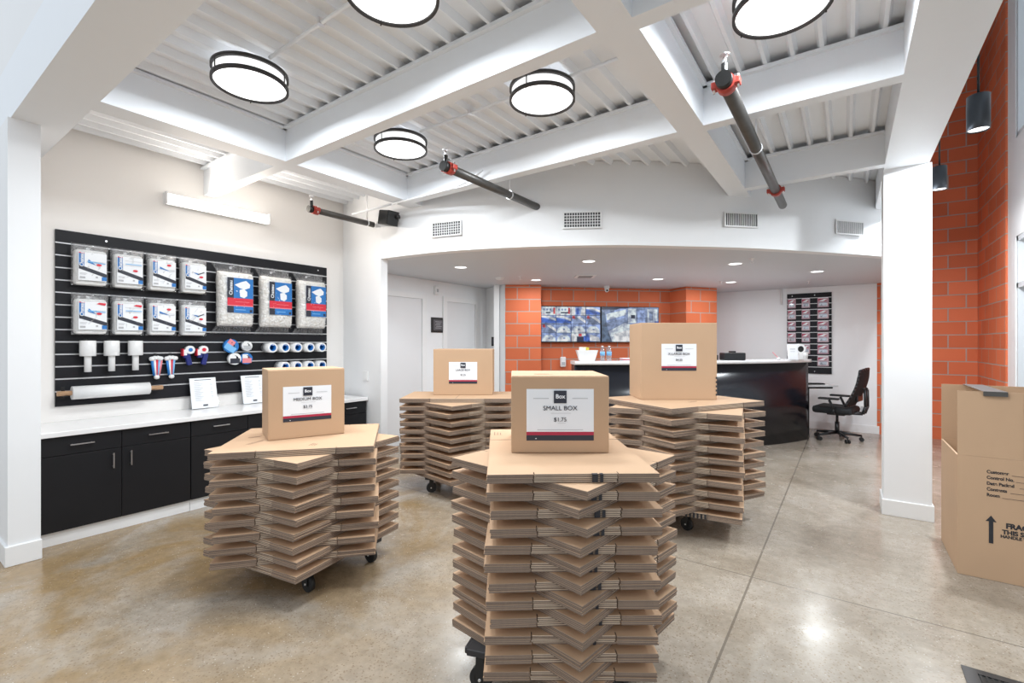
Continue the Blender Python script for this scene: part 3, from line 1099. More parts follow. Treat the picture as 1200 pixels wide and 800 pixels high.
# stretch-wrap rolls on cores
for k, (y, s) in enumerate(((1.185, 'leftmost of three'), (1.345, 'the middle of three'), (1.515, 'rightmost of three'))):
    t = thing('stretch_wrap_roll', 'small white stretch wrap roll hanging with its core handle down, %s' % s, 'stretch wrap', (PO - 0.0005, y, 1.255), 90, 'small stretch wrap rolls')
    MB().lathe([(0, 0.135), (0.052, 0.135), (0.055, 0.140), (0.055, 0.262), (0.052, 0.267), (0, 0.267)], m=STRW, c=(0, -0.09, 0)).build('film_roll', None, t)
    MB().lathe([(0, 0), (0.024, 0), (0.024, 0.136)], m=WHITEP, c=(0, -0.09, 0)).build('core_handle', None, t)
    mb = MB()
    peg(mb, 0, 0.272, 0.11)
    mb.build('hanging_peg', BLKM, t)

# rope hanks
for k, (y, s) in enumerate(((1.685, 'the left one of two'), (1.805, 'the right one of two'))):
    t = thing('rope_hank', 'hanging hank of white, red and blue striped cord, %s' % s, 'rope', (PO - 0.0005, y, 1.155), 90, 'rope hanks on the slatwall')
    mb = MB()
    for e, (m_, dx) in enumerate(((BLUE, -0.030), (WHITEP, -0.012), (REDL, 0.004), (LBLUE, 0.020), (PINK, 0.034))[:5 - k]):
        mb.cyl((dx * 1.2, -0.055, 0.19), (dx * 0.55, -0.055, 0.04), 0.011, seg=10, m=m_)
    mb.build('cord_strands', None, t)
    mb = MB()
    mb.lathe([(0, -0.022), (0.018, -0.016), (0.024, 0), (0.018, 0.016), (0, 0.022)], seg=12, m=WHITEP, c=(0.003, -0.055, 0.026))
    mb.build('lower_loop', None, t)
    mb = MB()
    for dx, z in ((-0.036, 0.198), (-0.012, 0.206), (0.012, 0.206), (0.034, 0.200)):
        mb.lathe([(0, -0.022), (0.018, -0.016), (0.024, 0), (0.018, 0.016), (0, 0.022)], seg=12, m=WHITEP, c=(dx, -0.055, z))
    mb.build('cord_loops', None, t)
    mb = MB()
    peg(mb, 0, 0.238, 0.08)
    mb.build('hanging_peg', BLKM, t)

# wrapped accessories: two dispensers with blue bodies
for k, (y, s) in enumerate(((1.955, 'left'), (2.075, 'right'))):
    t = thing('tape_dispenser', 'small navy and white hand tape dispenser, the %s one of the pair' % s, 'tape dispenser', (PO - 0.0005, y, 1.285), 90, 'tape dispensers on the slatwall')
    mb = MB()
    M = Matrix.Translation((0, -0.07, 0.13)) @ Matrix.Rotation(R(25 - 40 * k), 4, 'Y')
    mb.cyl((0, -0.045, 0.15), (0, -0.095, 0.15), 0.040, seg=20, m=WHITEP)
    mb.cyl((0, -0.040, 0.15), (0, -0.10, 0.15), 0.018, seg=16, m=(REDL if k else BLUE))
    mb.build('tape_roll', None, t)
    mb = MB()
    mb.box(-0.022, 0.022, -0.09, -0.05, 0.0, 0.115, bev=0.008, M=Matrix.Rotation(R(-12 + 24 * k), 4, 'Y'))
    mb.box(-0.055, -0.010, -0.095, -0.045, 0.07, 0.115, bev=0.008)
    mb.build('grip', DBLUE, t)
    mb = MB()
    mb.box(-0.060, -0.030, -0.097, -0.043, 0.095, 0.150, WHITEP, bev=0.004)
    mb.box(-0.066, -0.058, -0.097, -0.043, 0.090, 0.160, REDL)
    mb.build('cutter', None, t)
    mb = MB()
    peg(mb, 0, 0.205, 0.08)
    mb.build('hanging_peg', BLKM, t)

# tape packs (2 x 2 cluster)
TP = [(2.335, 1.470, 0.072, BLUE, LBLUE, 'tilted blue and pink tape pack at the upper left of the cluster', 35), (2.495, 1.470, 0.052, WHITEP, GREYT, 'round white tape pack at the upper right of the cluster', 0),
      (2.37, 1.335, 0.062, WHITEP, NAVY, 'round white tape pack with dark print at the lower left of the cluster', 0), (2.49, 1.335, 0.060, BLUE, PINK, 'blue tape pack with pink edge at the lower right of the cluster', 0)]
for y, z, r_, ma, mbm, lab, tilt in TP:
    t = thing('tape_pack', lab, 'tape', (PO - 0.0005, y, z), 90, 'tape packs on the slatwall')
    mb = MB()
    mb.tube((0, -0.045, 0), (0, -0.095, 0), r_, r_ * 0.55, m=ma, m_in=mbm)
    mb.build('tape_roll', None, t)
    mb = MB()
    M = Matrix.Rotation(R(tilt), 4, 'Y')
    s_ = r_ * 0.78
    mb.box(-s_, s_, -0.098, -0.0955, -s_, s_ * 0.1, mbm, M=M)
    mb.box(-s_, s_ * 0.2, -0.0985, -0.0956, s_ * 0.1, s_, (PINK if tilt else WHITEP), M=M)
    mb.build('printed_card', None, t)
    mb = MB()
    peg(mb, 0, r_ * 0.4, 0.09)
    mb.build('hanging_peg', BLKM, t)

# rolls of tape seen end-on
for row, (z, ys) in enumerate(((1.45, (2.73, 2.875, 3.025, 3.18, 3.335)), (1.235, (2.875, 3.025, 3.18, 3.335)))):
    for k, y in enumerate(ys):
        t = thing('tape_roll_sleeve', 'white tape roll with blue core, %s from the right in the %s row' % (ordw[len(ys) - 1 - k] if len(ys) - 1 - k < 4 else 'fifth', 'upper' if row == 0 else 'lower'),
                  'packing tape', (PO - 0.0005, y, z), 90, 'packing tape sleeves on pegs')
        MB().tube((0, -0.025, 0), (0, -0.175, 0), 0.054, 0.037, m=STRW).build('tape_roll', None, t)
        MB().tube((0, -0.025, 0), (0, -0.176, 0), 0.0368, 0.032, m=BLUE).build('core', None, t)['label'] = 'blue core'
        mb = MB()
        mb.box(-0.012, 0.012, -0.0250, -0.0220, 0.012, 0.045)
        mb.cyl((0, -0.0225, 0.026), (0, -0.19, 0.028), 0.003, seg=8)
        mb.build('hanging_peg', CHROME, t)

# long roll on a wooden pole
t = thing('wrapping_roll', 'long white roll of film on a wooden pole, hung low on the slatwall', 'wrapping roll', (PO - 0.0005, 1.34, 1.085), 90)
MB().cyl((-0.35, -0.10, 0), (0.38, -0.10, 0), 0.020, m=WOODP).build('wooden_pole', None, t)
MB().cyl((-0.26, -0.10, 0), (0.275, -0.10, 0), 0.055, m=STRW, seg=28).build('film_roll', None, t)
for x in (-0.30, 0.31):
    MB().prism([(x - 0.012, -0.125), (x + 0.012, -0.125), (x + 0.012, -0.022), (x - 0.012, -0.022)], -0.028, -0.0205).box(x - 0.012, x + 0.012, -0.025, -0.022, -0.05, 0.05).build('bracket', BLKM, t)

# price lists on the worktop
for k, (y, s) in enumerate(((2.075, 'the left one, below the tape dispensers'), (2.56, 'the right one, nearest the medium carton'))):
    t = thing('price_list_stand', 'white printed price list in a clear upright holder, %s' % s, 'price list', (-5.245, y, 0.8455), 90, 'price lists on the worktop')
    M = Matrix.Rotation(R(-13), 4, 'X')
    o = MB().box(-0.125, 0.125, -0.003, 0.003, 0.001, 0.315, M=M).box(-0.125, 0.125, 0.0, 0.10, 0.0, 0.003).build('acrylic_holder', ACRYL, t)
    pol = [(PAPER, None), rect(NAVY, 0.18, 0.925, 0.82, 0.945)]
    for a in range(14):
        v = 0.84 - a * 0.046
        pol.append(rect(GREYT, 0.14, v, 0.14 + (0.22, 0.34, 0.28)[a % 3], v + 0.010))
        if a % 3:
            pol.append(rect(GREYT, 0.76, v, 0.84, v + 0.010))
    pol.append(rect(NAVY, 0.42, 0.07, 0.60, 0.115))
    p = panel('price_sheet', t, -0.118, 0.006, 0.236, 0.305, -0.0035, pol, step=0.0003)
    p.rotation_euler = (R(-13), 0, 0)

# wall switch, wall sign, reader, motion sensor
def wallplate(name, label, cat, loc, rz, w, h, m, inner=None, mi_=None):
    t = thing(name, label, cat, loc, rz)
    MB().box(-w / 2, w / 2, -0.012, 0, -h / 2, h / 2, bev=0.002).build('plate', m, t)
    if inner:
        MB().box(-inner[0] / 2, inner[0] / 2, -0.015, -0.012, -inner[1] / 2, inner[1] / 2).build('insert', mi_, t)
    return t


wallplate('light_switch', 'white double light switch plate on the return wall above the worktop end', 'switch', (-4.80, 3.672, 1.10), -9, 0.115, 0.115, WHITEP, (0.06, 0.07), TRIM)
wallplate('wall_outlet', 'white electrical outlet low on the white wall behind the office chair', 'outlet', (0.20, YB - 0.0005, 0.40), 0, 0.075, 0.12, WHITEP, (0.04, 0.08), GREYT)
wallplate('card_reader', 'small black card reader on the white wall left of the orange pier', 'card reader', (-5.02, 6.530, 1.53), 18, 0.10, 0.16, BLKM, (0.06, 0.1), NAVY)
t = wallplate('wall_sign', 'small square black framed sign between the two white doors', 'sign', (-5.3495, 5.475, 1.79), 90, 0.31, 0.24, BLKM, (0.22, 0.17), mat('sign_grey', (0.09, 0.09, 0.10), 0.4))
for k in range(5):
    MB().box(-0.07 + 0.02 * (k % 2), 0.07 - 0.015 * (k % 3), -0.0165, -0.0151, 0.05 - k * 0.025, 0.056 - k * 0.025).build('engraved_line', GREYT, t)
t = thing('motion_sensor', 'small white wall sensor above the black framed sign', 'sensor', (-5.3495, 5.42, 2.34), 90)
MB().box(-0.035, 0.035, -0.05, 0, -0.07, 0.07, bev=0.012).build('housing', WHITEP, t)
MB().box(-0.02, 0.02, -0.053, -0.049, -0.03, 0.02).build('lens', GREYT, t)
t = thing('wall_duct', 'slim white conduit stub under the low ceiling, left of the small slatwall', 'conduit', (-0.98, YB - 0.03, 2.20), 0)
MB().cyl((0, 0, 0), (0, 0, 0.289), 0.014, seg=12).build('tube', TRIM, t)

# ------------------------------------------------------------------ LIGHTS
def drum_light(x, y, lab, conduit=None):
    t = thing('drum_ceiling_light', lab, 'ceiling light', (x, y, 3.17), 0, 'round drum ceiling lights')
    r_ = 0.222
    mb = MB().lathe([(r_ - 0.012, 0.012), (r_ - 0.012, 0.10), (0, 0.10)], seg=48, m=GLOWS)
    mb.lathe([(0, 0.012), (r_ - 0.012, 0.012)], seg=48, m=GLOW)
    bmesh.ops.remove_doubles(mb.bm, verts=mb.bm.verts, dist=1e-5)
    mb.build('diffuser', None, t)
    for z in (0.0, 0.075):
        mb = MB()
        mb.tube((0, 0, z), (0, 0, z + 0.022), r_ + 0.004, r_ - 0.011, seg=56, m=DKBRZ)
        mb.build('metal_ring', None, t)
    mb = MB()
    for k in range(3):
        a = k * 2 * PI / 3 + 0.6
        mb.cyl((r_ * math.cos(a), r_ * math.sin(a), -0.008), (r_ * math.cos(a), r_ * math.sin(a), 0.09), 0.004, seg=8)
    mb.cyl((0, 0, 0.10), (0, 0, 0.130), 0.08, seg=24)
    mb.build('mounting', DKBRZ, t)
    area('lamp', (0, 0, -0.012), (0, 0, 0), 0.42, 0.42, 12, parent=t, shape='DISK')
    return t


drum_light(-3.17, 1.52, 'round dark-rimmed ceiling light in the near bay above the left carton stack')
drum_light(-1.79, 1.52, 'round dark-rimmed ceiling light cut by the top edge of the photo, near bay')
drum_light(-3.16, 2.78, 'smallest looking round ceiling light, far bay above the peanut bags side')
drum_light(-1.72, 2.78, 'round dark-rimmed ceiling light in the far bay beside the middle girder')
drum_light(-0.27, 2.72, 'round dark-rimmed ceiling light in the bay right of the middle girder')
for k, (x0, x1, y, lab) in enumerate(((-2.93, -1.0, 1.52, 'thin white conduit on the deck linking the two near round lights'), (-2.92, -1.0, 2.78, 'thin white conduit on the deck linking the two far round lights'))):
    t = thing('conduit', lab, 'conduit', (x0, y, 3.275), 0)
    MB().cyl((0, 0, 0), (x1 - x0, 0, 0), 0.011, seg=10).build('tube', BEAMW, t)
    for x in (0.55, 1.3):
        MB().box(x - 0.012, x + 0.012, -0.02, 0.02, -0.012, 0.024).build('strap_clip', CHROME, t)
t = thing('conduit', 'thin white conduit curving along the far beam above the black speaker', 'conduit', (0, 0, 0), 0)
MB().sweep([(-2.75, 3.40, 3.10), (-2.95, 3.40, 3.03), (-3.15, 3.40, 3.005), (-4.0, 3.40, 3.00), (-4.7, 3.40, 3.00)], 0.011).build('tube', BEAMW, t)

# wall strip light
t = thing('strip_light', 'long white lit fluorescent fixture on the left wall above the slatwall', 'wall light', (-5.3995, 2.265, 2.90), 90)
MB().box(-0.50, 0.50, -0.035, 0, -0.055, 0.055).build('back_plate', WHITEP, t)
mb = MB()
for s in (-1, 1):
    x0, x1 = (-0.485, -0.004) if s < 0 else (0.004, 0.485)
    n = 10
    pr = [(-0.035 - 0.055 * math.sin(PI * k / n), -0.050 * math.cos(PI * k / n)) for k in range(n + 1)]
    for (ya, za), (yb, zb) in zip(pr, pr[1:]):
        mb.poly([(x0, ya, za), (x1, ya, za), (x1, yb, zb), (x0, yb, zb)], smooth=True)
    for xx in (x0, x1):
        mb.poly([(xx, a, b) for a, b in pr])
mb.build('lens', GLOWW, t)
for x in (-0.50, -0.004, 0.488):
    MB().box(x, x + (0.012 if x != -0.004 else 0.008), -0.093, -0.036, -0.056, 0.056).build('end_cap', ALU, t)
area('lamp', (0, -0.11, 0), (R(-90), 0, 0), 0.95, 0.09, 9, parent=t, color=(1, 0.9, 0.78))

# recessed downlights
for x, y, lab in ((-4.11, 4.63, 'nearest to the white doors'), (-2.55, 5.19, 'the largest looking, centre front'), (-1.14, 6.41, 'above the desk front, right of centre'), (-0.34, 7.76, 'rightmost, by the small slatwall'),
                  (-3.98, 6.25, 'in front of the left orange pier'), (-2.39, 7.26, 'in front of the right orange pier'), (-1.54, 8.30, 'furthest back over the desk')):
    t = thing('recessed_downlight', 'lit recessed downlight in the low ceiling, %s' % lab, 'downlight', (x, y, 2.4875), 0, 'recessed downlights')
    MB().tube((0, 0, 0), (0, 0, 0.004), 0.095, 0.075, m=WHITEP).build('trim_ring', None, t)
    MB().cyl((0, 0, 0.001), (0, 0, 0.004), 0.075, m=GLOW).build('lens', None, t)
    area('lamp', (0, 0, -0.01), (0, 0, 0), 0.14, 0.14, 5.8, parent=t, shape='DISK')
t = thing('smoke_detector', 'flat white ceiling detector near the left orange pier', 'detector', (-4.27, 5.69, 2.4915), 0)
MB().lathe([(0, -0.035), (0.05, -0.035), (0.065, -0.015), (0.07, 0)], m=WHITEP).build('housing', None, t)
t = thing('ceiling_speaker', 'flat white square ceiling grille above the screens', 'ceiling grille', (-3.16, 6.31, 2.4915), 35)
MB().box(-0.15, 0.15, -0.15, 0.15, -0.012, 0, bev=0.004).build('frame', WHITEP, t)
MB().box(-0.10, 0.10, -0.10, 0.10, -0.016, -0.012).build('grille', VENTG, t)
for x, y, lab in ((-0.91, 6.14, 'above the desk front'), (-0.50, 8.85, 'above the small slatwall'), (-3.96, 5.79, 'beside the white detector'), (-1.65, 8.1, 'beside the furthest downlight')):
    t = thing('ceiling_sprinkler', 'small ceiling sprinkler head in the low ceiling, %s' % lab, 'sprinkler', (x, y, 2.4915), 0, 'sprinkler heads in the low ceiling')
    MB().lathe([(0.035, 0), (0.035, -0.004), (0.012, -0.006), (0.010, -0.025), (0.004, -0.03), (0.004, -0.045), (0.02, -0.047), (0.02, -0.050), (0, -0.050)], m=CHROME, seg=16).build('body', None, t)
t = thing('security_camera', 'small white dome security camera hanging from the ceiling above the screens', 'camera', (-3.40, 7.62, 2.4915), 35)
MB().lathe([(0.05, 0), (0.05, -0.02), (0.04, -0.045), (0, -0.05)], m=WHITEP).build('base', None, t)
MB().lathe([(0, -0.11), (0.025, -0.10), (0.038, -0.075), (0.036, -0.045), (0, -0.04)], m=WHITEP).build('eye_ball', None, t)
MB().cyl((0, -0.030, -0.078), (0, -0.045, -0.082), 0.016, m=BLKM).build('lens', None, t)

# pendants by the brick wall
for x, y, z, lab in ((0.783, 4.801, 3.06, 'nearer black cylinder pendant lamp in front of the orange brick wall'), (0.827, 6.967, 3.19, 'farther black cylinder pendant lamp in front of the orange brick wall')):
    t = thing('pendant_lamp', lab, 'pendant lamp', (x, y, z), 0, 'cylinder pendants')
    h_ = 0.255
    MB().lathe([(0.058, 0.01), (0.063, 0), (0.065, 0.002), (0.065, h_ - 0.003), (0.061, h_), (0.0, h_)], m=PENDS, seg=32).build('shade', None, t)
    MB().cyl((0, 0, 0.010), (0, 0, 0.013), 0.058, m=GLOW).build('lens', None, t)
    MB().cyl((0, 0, h_), (0, 0, 6.499 - z), 0.008, seg=10, m=BLKM).build('stem', None, t)
    area('lamp', (0, 0, -0.005), (0, 0, 0), 0.12, 0.12, 22, parent=t, shape='DISK')

# ------------------------------------------------------------------ SPRINKLER PIPES
def pipe(x, y0, y1, z, lab, r_=0.044, far_coupling=False, hanger=None):
    t = thing('sprinkler_pipe', lab, 'pipe', (x, y0, z), 0, 'grey sprinkler pipes')
    MB().cyl((0, 0, 0), (0, y1 - y0, 0), r_, seg=24).build('pipe_run', PIPE, t)

    def coupling(y):
        mb = MB()
        mb.tube((0, y - 0.032, 0), (0, y + 0.032, 0), r_ + 0.012, r_ - 0.002)
        for s in (-1, 1):
            mb.box(s * (r_ + 0.020) - 0.014, s * (r_ + 0.020) + 0.014, y - 0.026, y + 0.026, -0.018, 0.018, bev=0.004)
        c = mb.build('coupling', REDP, t)
        c['label'] = 'red grooved coupling'
        for s in (-1, 1):
            MB().cyl((s * (r_ + 0.022), y, -0.036), (s * (r_ + 0.022), y, 0.036), 0.006, seg=10).build('bolt', CHROME, c)
    coupling(0.02)
    mb = MB()
    mb.cyl((0, -0.055, 0), (0, 0.0, 0), r_ + 0.004, seg=24)
    mb.cyl((0, -0.02, 0.0), (0, -0.02, 0.09), 0.016, seg=12)
    mb.build('end_cap', BLKM, t)
    mb = MB()
    mb.cyl((0, -0.02, 0.09), (0, -0.02, 0.125), 0.010, seg=10)
    mb.cyl((0, -0.02, 0.135), (0, -0.02, 0.139), 0.026, seg=16)
    mb.cyl((0.012, -0.02, 0.12), (0.012, -0.02, 0.136), 0.003, seg=8)
    mb.cyl((-0.012, -0.02, 0.12), (-0.012, -0.02, 0.136), 0.003, seg=8)
    mb.build('sprinkler_head', CHROME, t)
    if far_coupling:
        coupling(far_coupling)
    if hanger:
        mb = MB()
        mb.tube((0, hanger - 0.008, 0), (0, hanger + 0.008, 0), r_ + 0.005, r_ + 0.001)
        mb.cyl((0, hanger, r_), (0, hanger, 3.30 - z), 0.005, seg=8)
        mb.build('hanger', CHROME, t)
    return t


pipe(-4.57, 2.83, 3.60, 2.90, 'grey steel sprinkler pipe nearest the left wall, ending at the bulkhead by the speaker', 0.032, hanger=0.68)
pipe(-2.60, 2.77, 4.14, 2.90, 'grey steel sprinkler pipe in the middle bay with one red coupling at its near end', 0.036, hanger=0.85)
pipe(-0.535, 2.73, 5.50, 2.90, 'thickest looking grey sprinkler pipe with red couplings under the right bay', 0.038, far_coupling=2.20, hanger=1.05)

# black wall speaker
t = thing('wall_speaker', 'black box speaker angled on the bulkhead wall left of the first vent', 'speaker', (-4.17, 3.52, 2.90), 12)
M = Matrix.Rotation(R(-18), 4, 'Z') @ Matrix.Rotation(R(12), 4, 'Y')
MB().box(-0.11, 0.085, -0.085, 0.05, -0.085, 0.075, M=M, bev=0.006).build('cabinet', BLKM, t)
MB().box(-0.10, 0.075, -0.092, -0.0855, -0.075, 0.065, M=M).build('grille', mat('speaker_cloth', (0.012, 0.012, 0.012), 0.8), t)
MB().cyl((0, 0.04, 0), (0, 0.125, 0), 0.018, seg=12).cyl((0.08, -0.01, 0.0), (0.125, -0.01, 0.0), 0.022, seg=12).build('bracket', BLKM, t)

# vents on the bulkhead
def on_arc(x):
    for (xa, ya), (xb, yb) in zip(ARC, ARC[1:]):
        if xa <= x <= xb:
            return ya + (yb - ya) * (x - xa) / (xb - xa), math.degrees(math.atan2(yb - ya, xb - xa))


for (x, w, h_, z, nx_, nz_, m_, lab) in ((-3.515, 0.335, 0.135, 2.73, 12, 5, VENTD, 'leftmost white grille vent on the curved bulkhead'), (-2.19, 0.36, 0.145, 2.745, 14, 5, VENTD, 'second grille vent from the left on the curved bulkhead'),
                                         (-0.905, 0.36, 0.125, 2.775, 17, 1, VENTD, 'third vent from the left, vertical slats, above the desk'), (0.01, 0.37, 0.13, 2.775, 17, 1, VENTG, 'rightmost pale vent on the curved bulkhead by the column')):
    y, a = on_arc(x)
    nx, ny = math.sin(R(a)), -math.cos(R(a))
    t = thing('air_vent', lab, 'vent', (x + nx * 0.012, y + ny * 0.012, z), a, 'bulkhead air vents')
    mb = MB()
    f = 0.014
    mb.box(-w / 2 - f, w / 2 + f, -0.012, 0, h_ / 2, h_ / 2 + f).box(-w / 2 - f, w / 2 + f, -0.012, 0, -h_ / 2 - f, -h_ / 2)
    mb.box(-w / 2 - f, -w / 2, -0.012, 0, -h_ / 2, h_ / 2).box(w / 2, w / 2 + f, -0.012, 0, -h_ / 2, h_ / 2)
    mb.build('frame', WHITEP, t)
    MB().box(-w / 2, w / 2, -0.002, 0, -h_ / 2, h_ / 2).build('backing', m_, t)
    mb = MB()
    for k in range(1, nx_):
        xx = -w / 2 + w * k / nx_
        mb.box(xx - 0.003, xx + 0.003, -0.010, -0.002, -h_ / 2, h_ / 2)
    for k in range(1, nz_):
        zz = -h_ / 2 + h_ * k / nz_
        mb.box(-w / 2, w / 2, -0.009, -0.003, zz - 0.0028, zz + 0.0028)
    mb.build('louvre_bars', WHITEP, t)

# ------------------------------------------------------------------ SCREENS
def tv(lab, cx, cy, cz, polys):
    t = thing('wall_screen_monitor', lab, 'screen', (cx, cy, cz), 44.1, 'security monitors')
    w, h_ = 1.090, 0.640
    MB().box(-w / 2, w / 2, -0.035, 0.0, -h_ / 2, h_ / 2, bev=0.003).build('bezel', BLKM, t)
    panel('screen', t, -w / 2 + 0.010, -h_ / 2 + 0.012, w - 0.020, h_ - 0.024, -0.0352, polys, step=0.0003, thick=0.0006)
    MB().box(-0.2, 0.2, 0.0, 0.05, -0.15, 0.15).build('wall_mount', BLKM, t)
    return t


S = SCRM
p1 = [(S['dark'], None)]
kinds = [['store', 'store2', 'hall', 'slope'], ['slope', 'slope', 'slopeR', 'slopeR2'], ['slopeR3', 'arch', 'lot', 'lot'], ['arch', 'arch', 'mono', 'slopeb']]
for r_ in range(4):
    for c_ in range(4):
        u0, u1 = c_ / 4 + 0.004, (c_ + 1) / 4 - 0.004
        v1, v0 = 1 - r_ / 4 - 0.006, 1 - (r_ + 1) / 4 + 0.006

        def q(m_, pts):
            p1.append((S[m_], [(u0 + a * (u1 - u0), v0 + b * (v1 - v0)) for a, b in pts]))

        def rq(m_, a, b, c, d):
            q(m_, [(a, b), (c, b), (c, d), (a, d)])
        k = kinds[r_][c_]
        rq('base' if k not in ('store', 'store2', 'mono') else 'pale', 0, 0, 1, 1)
        if k.startswith('store'):
            for a in range(3):
                rq('slate', 0.12 + a * 0.22, 0.55, 0.25 + a * 0.22, 0.78)
            rq('dark', 0.3, 0.22, 0.62 + (0.2 if k == 'store2' else 0), 0.38)
            rq('red', 0.82, 0.15, 0.95, 0.9)
            rq('pink', 0.05, 0.05, 0.28, 0.14)
        elif k == 'hall':
            rq('white', 0.0, 0, 0.28, 1)
            rq('blue', 0.35, 0.1, 0.55, 0.85)
            q('white', [(0.65, 0), (1, 0), (1, 1), (0.75, 1)])
        elif k == 'slope':
            q('blue', [(0, 0.15), (1, 0.05), (1, 0.35), (0, 0.75)])
            q('white', [(0, 0.78), (0.5, 0.72), (1, 0.36), (1, 0.62), (0.5, 0.96), (0, 0.98)])
            rq('slate', 0, 0, 1, 0.10)
        elif k.startswith('slopeR'):
            q('slate', [(0.1, 0), (1, 0), (1, 0.4), (0.3, 0.9)])
            q('white', [(0.35, 0.85), (1, 0.10), (1, 0.40), (0.6, 0.95)])
            q('red', [(0.05, 0.65), (0.28, 0.60), (0.24, 0.98), (0.08, 0.98)])
        elif k == 'slopeb':
            q('blue', [(0, 0), (0.3, 0), (0.15, 0.9), (0, 0.9)])
            q('white', [(0.25, 0.1), (1, 0), (0.9, 0.5), (0.3, 0.85)])
        elif k in ('arch', 'lot'):
            q('pale', [(0.02, 0.0), (0.98, 0.0), (0.92, 0.45), (0.7, 0.78), (0.3, 0.78), (0.08, 0.45)])
            q('white', [(0.22, 0.1), (0.78, 0.1), (0.70, 0.40), (0.5, 0.52), (0.30, 0.40)])
            rq('slate', 0.45, 0.3, 0.6, 0.5)
        elif k == 'mono':
            rq('white', 0, 0, 0.35, 0.9)
            rq('dark', 0.38, 0.0, 0.95, 0.6)
            rq('red', 0.5, 0.62, 0.72, 0.95)
            rq('blue', 0.85, 0.05, 1, 0.7)
tv('left wall screen showing a grid of blue security camera views on the orange wall', -3.990, 7.395, 1.834, p1)
p2 = [(S['slate'], None)]


def Q(m_, pts):
    p2.append((S[m_], pts))


Q('teal', [(0, 0), (0.16, 0), (0.08, 0.55), (0.06, 0.8), (0, 0.9)])
Q('dark', [(0, 0.93), (0.35, 0.93), (0.5, 1.0), (0, 1)])
Q('base', [(0.08, 0.55), (0.42, 0.70), (0.42, 0.96), (0.30, 0.96), (0.07, 0.78)])
Q('pale', [(0.09, 0.62), (0.42, 0.78), (0.42, 0.94), (0.08, 0.80)])
Q('pale', [(0.16, 0.0), (0.85, 0.0), (0.62, 0.45), (0.40, 0.55), (0.12, 0.30)])
Q('white', [(0.25, 0.0), (0.6, 0.0), (0.48, 0.35), (0.2, 0.22)])
Q('teal', [(0.04, 0.6), (0.055, 0.6), (0.18, 0.0), (0.15, 0.0)])
Q('pale', [(0.46, 0.55), (0.60, 0.55), (0.60, 0.96), (0.46, 0.96)])
Q('dark', [(0.51, 0.68), (0.58, 0.68), (0.58, 0.78), (0.51, 0.78)])
Q('base', [(0.63, 0.5), (0.76, 0.5), (0.76, 0.92), (0.63, 0.92)])
Q('pale', [(0.80, 0.56), (0.98, 0.50), (0.98, 0.95), (0.80, 0.95)])
Q('slate', [(0.83, 0.62), (0.90, 0.62), (0.90, 0.88), (0.83, 0.88)])
Q('blue', [(0.93, 0.5), (1.0, 0.5), (1.0, 0.6), (0.93, 0.6)])
tv('right wall screen showing one large bluish security camera view', -3.200, 8.160, 1.834, p2)

# ------------------------------------------------------------------ RECEPTION DESK
DP = smooth_pts([(-3.02, 5.72), (-2.408, 6.20), (-1.862, 6.712), (-1.411, 7.217), (-0.948, 7.791), (-0.684, 8.212), (-0.47, 8.66)], 5)


def offs(pts, d):
    out = []
    for k in range(len(pts)):
        a = Vector(pts[max(0, k - 1)])
        b = Vector(pts[min(len(pts) - 1, k + 1)])
        v = (b - a).normalized()
        out.append((pts[k][0] - v.y * d, pts[k][1] + v.x * d))
    return out


def strip(mb, pa, pb, z0, z1, m=None):
    poly_ = list(pa) + list(pb)[::-1]
    n = len(poly_)
    lo = [mb.bm.verts.new((x, y, z0)) for x, y in poly_]
    hi = [mb.bm.verts.new((x, y, z1)) for x, y in poly_]
    mi_ = mb.mi(m)
    L = len(pa)
    for V in (hi, lo):
        for k in range(L - 1):
            f = mb.bm.faces.new((V[k], V[k + 1], V[n - 2 - k], V[n - 1 - k]))
            f.material_index = mi_
    for k in range(n):
        f = mb.bm.faces.new((lo[k], lo[(k + 1) % n], hi[(k + 1) % n], hi[k]))
        f.material_index = mi_
        f.smooth = k < L - 1 or (L <= k < n - 1)


t = thing('reception_desk', 'long curved glossy black reception desk with a white top in front of the orange wall', 'desk', (0, 0, 0), 0)
mb = MB()
strip(mb, offs(DP, 0.03), offs(DP, 0.28), 0.001, 1.205)
mb.build('curved_front', DESKB, t)
mb = MB()
e0 = offs(DP, -0.02)
e1 = offs(DP, 0.36)
strip(mb, e0, e1, 1.206, 1.252)
mb.build('transaction_top', QUARTZ, t)
mb = MB()
a = offs(DP, 0.28)[12:]
b = offs(DP, 0.95)[12:]
strip(mb, a, b, 0.74, 0.775)
mb.build('work_surface', QUARTZ, t)
# return surface towards the chair
t2 = thing('desk_return', 'white-topped low desk wing behind the black reception desk beside the office chair', 'desk', (-0.60, 8.95, 0), 35.4)
MB().box(-0.15, 0.52, -0.10, 0.45, 0.80, 0.83, bev=0.004).build('top', QUARTZ, t2)
MB().box(-0.15, 0.12, 0.0, 0.40, 0.001, 0.80).build('pedestal', BLACKL, t2)
MB().box(0.12, 0.50, 0.0, 0.40, 0.765, 0.799).build('apron', BLACKL, t2)
t = thing('keyboard', 'black keyboard lying on the low white desk wing', 'keyboard', (-0.45, 9.10, 0.831), 35.4)
MB().box(-0.16, 0.16, -0.05, 0.06, 0, 0.018, bev=0.004).build('case', BLKM, t)
mb = MB()
for k in range(4):
    for j in range(12):
        mb.box(-0.15 + j * 0.025, -0.13 + j * 0.025, -0.045 + k * 0.025, -0.025 + k * 0.025, 0.018, 0.023)
mb.build('keys', CHAIRP, t)['kind'] = 'stuff'

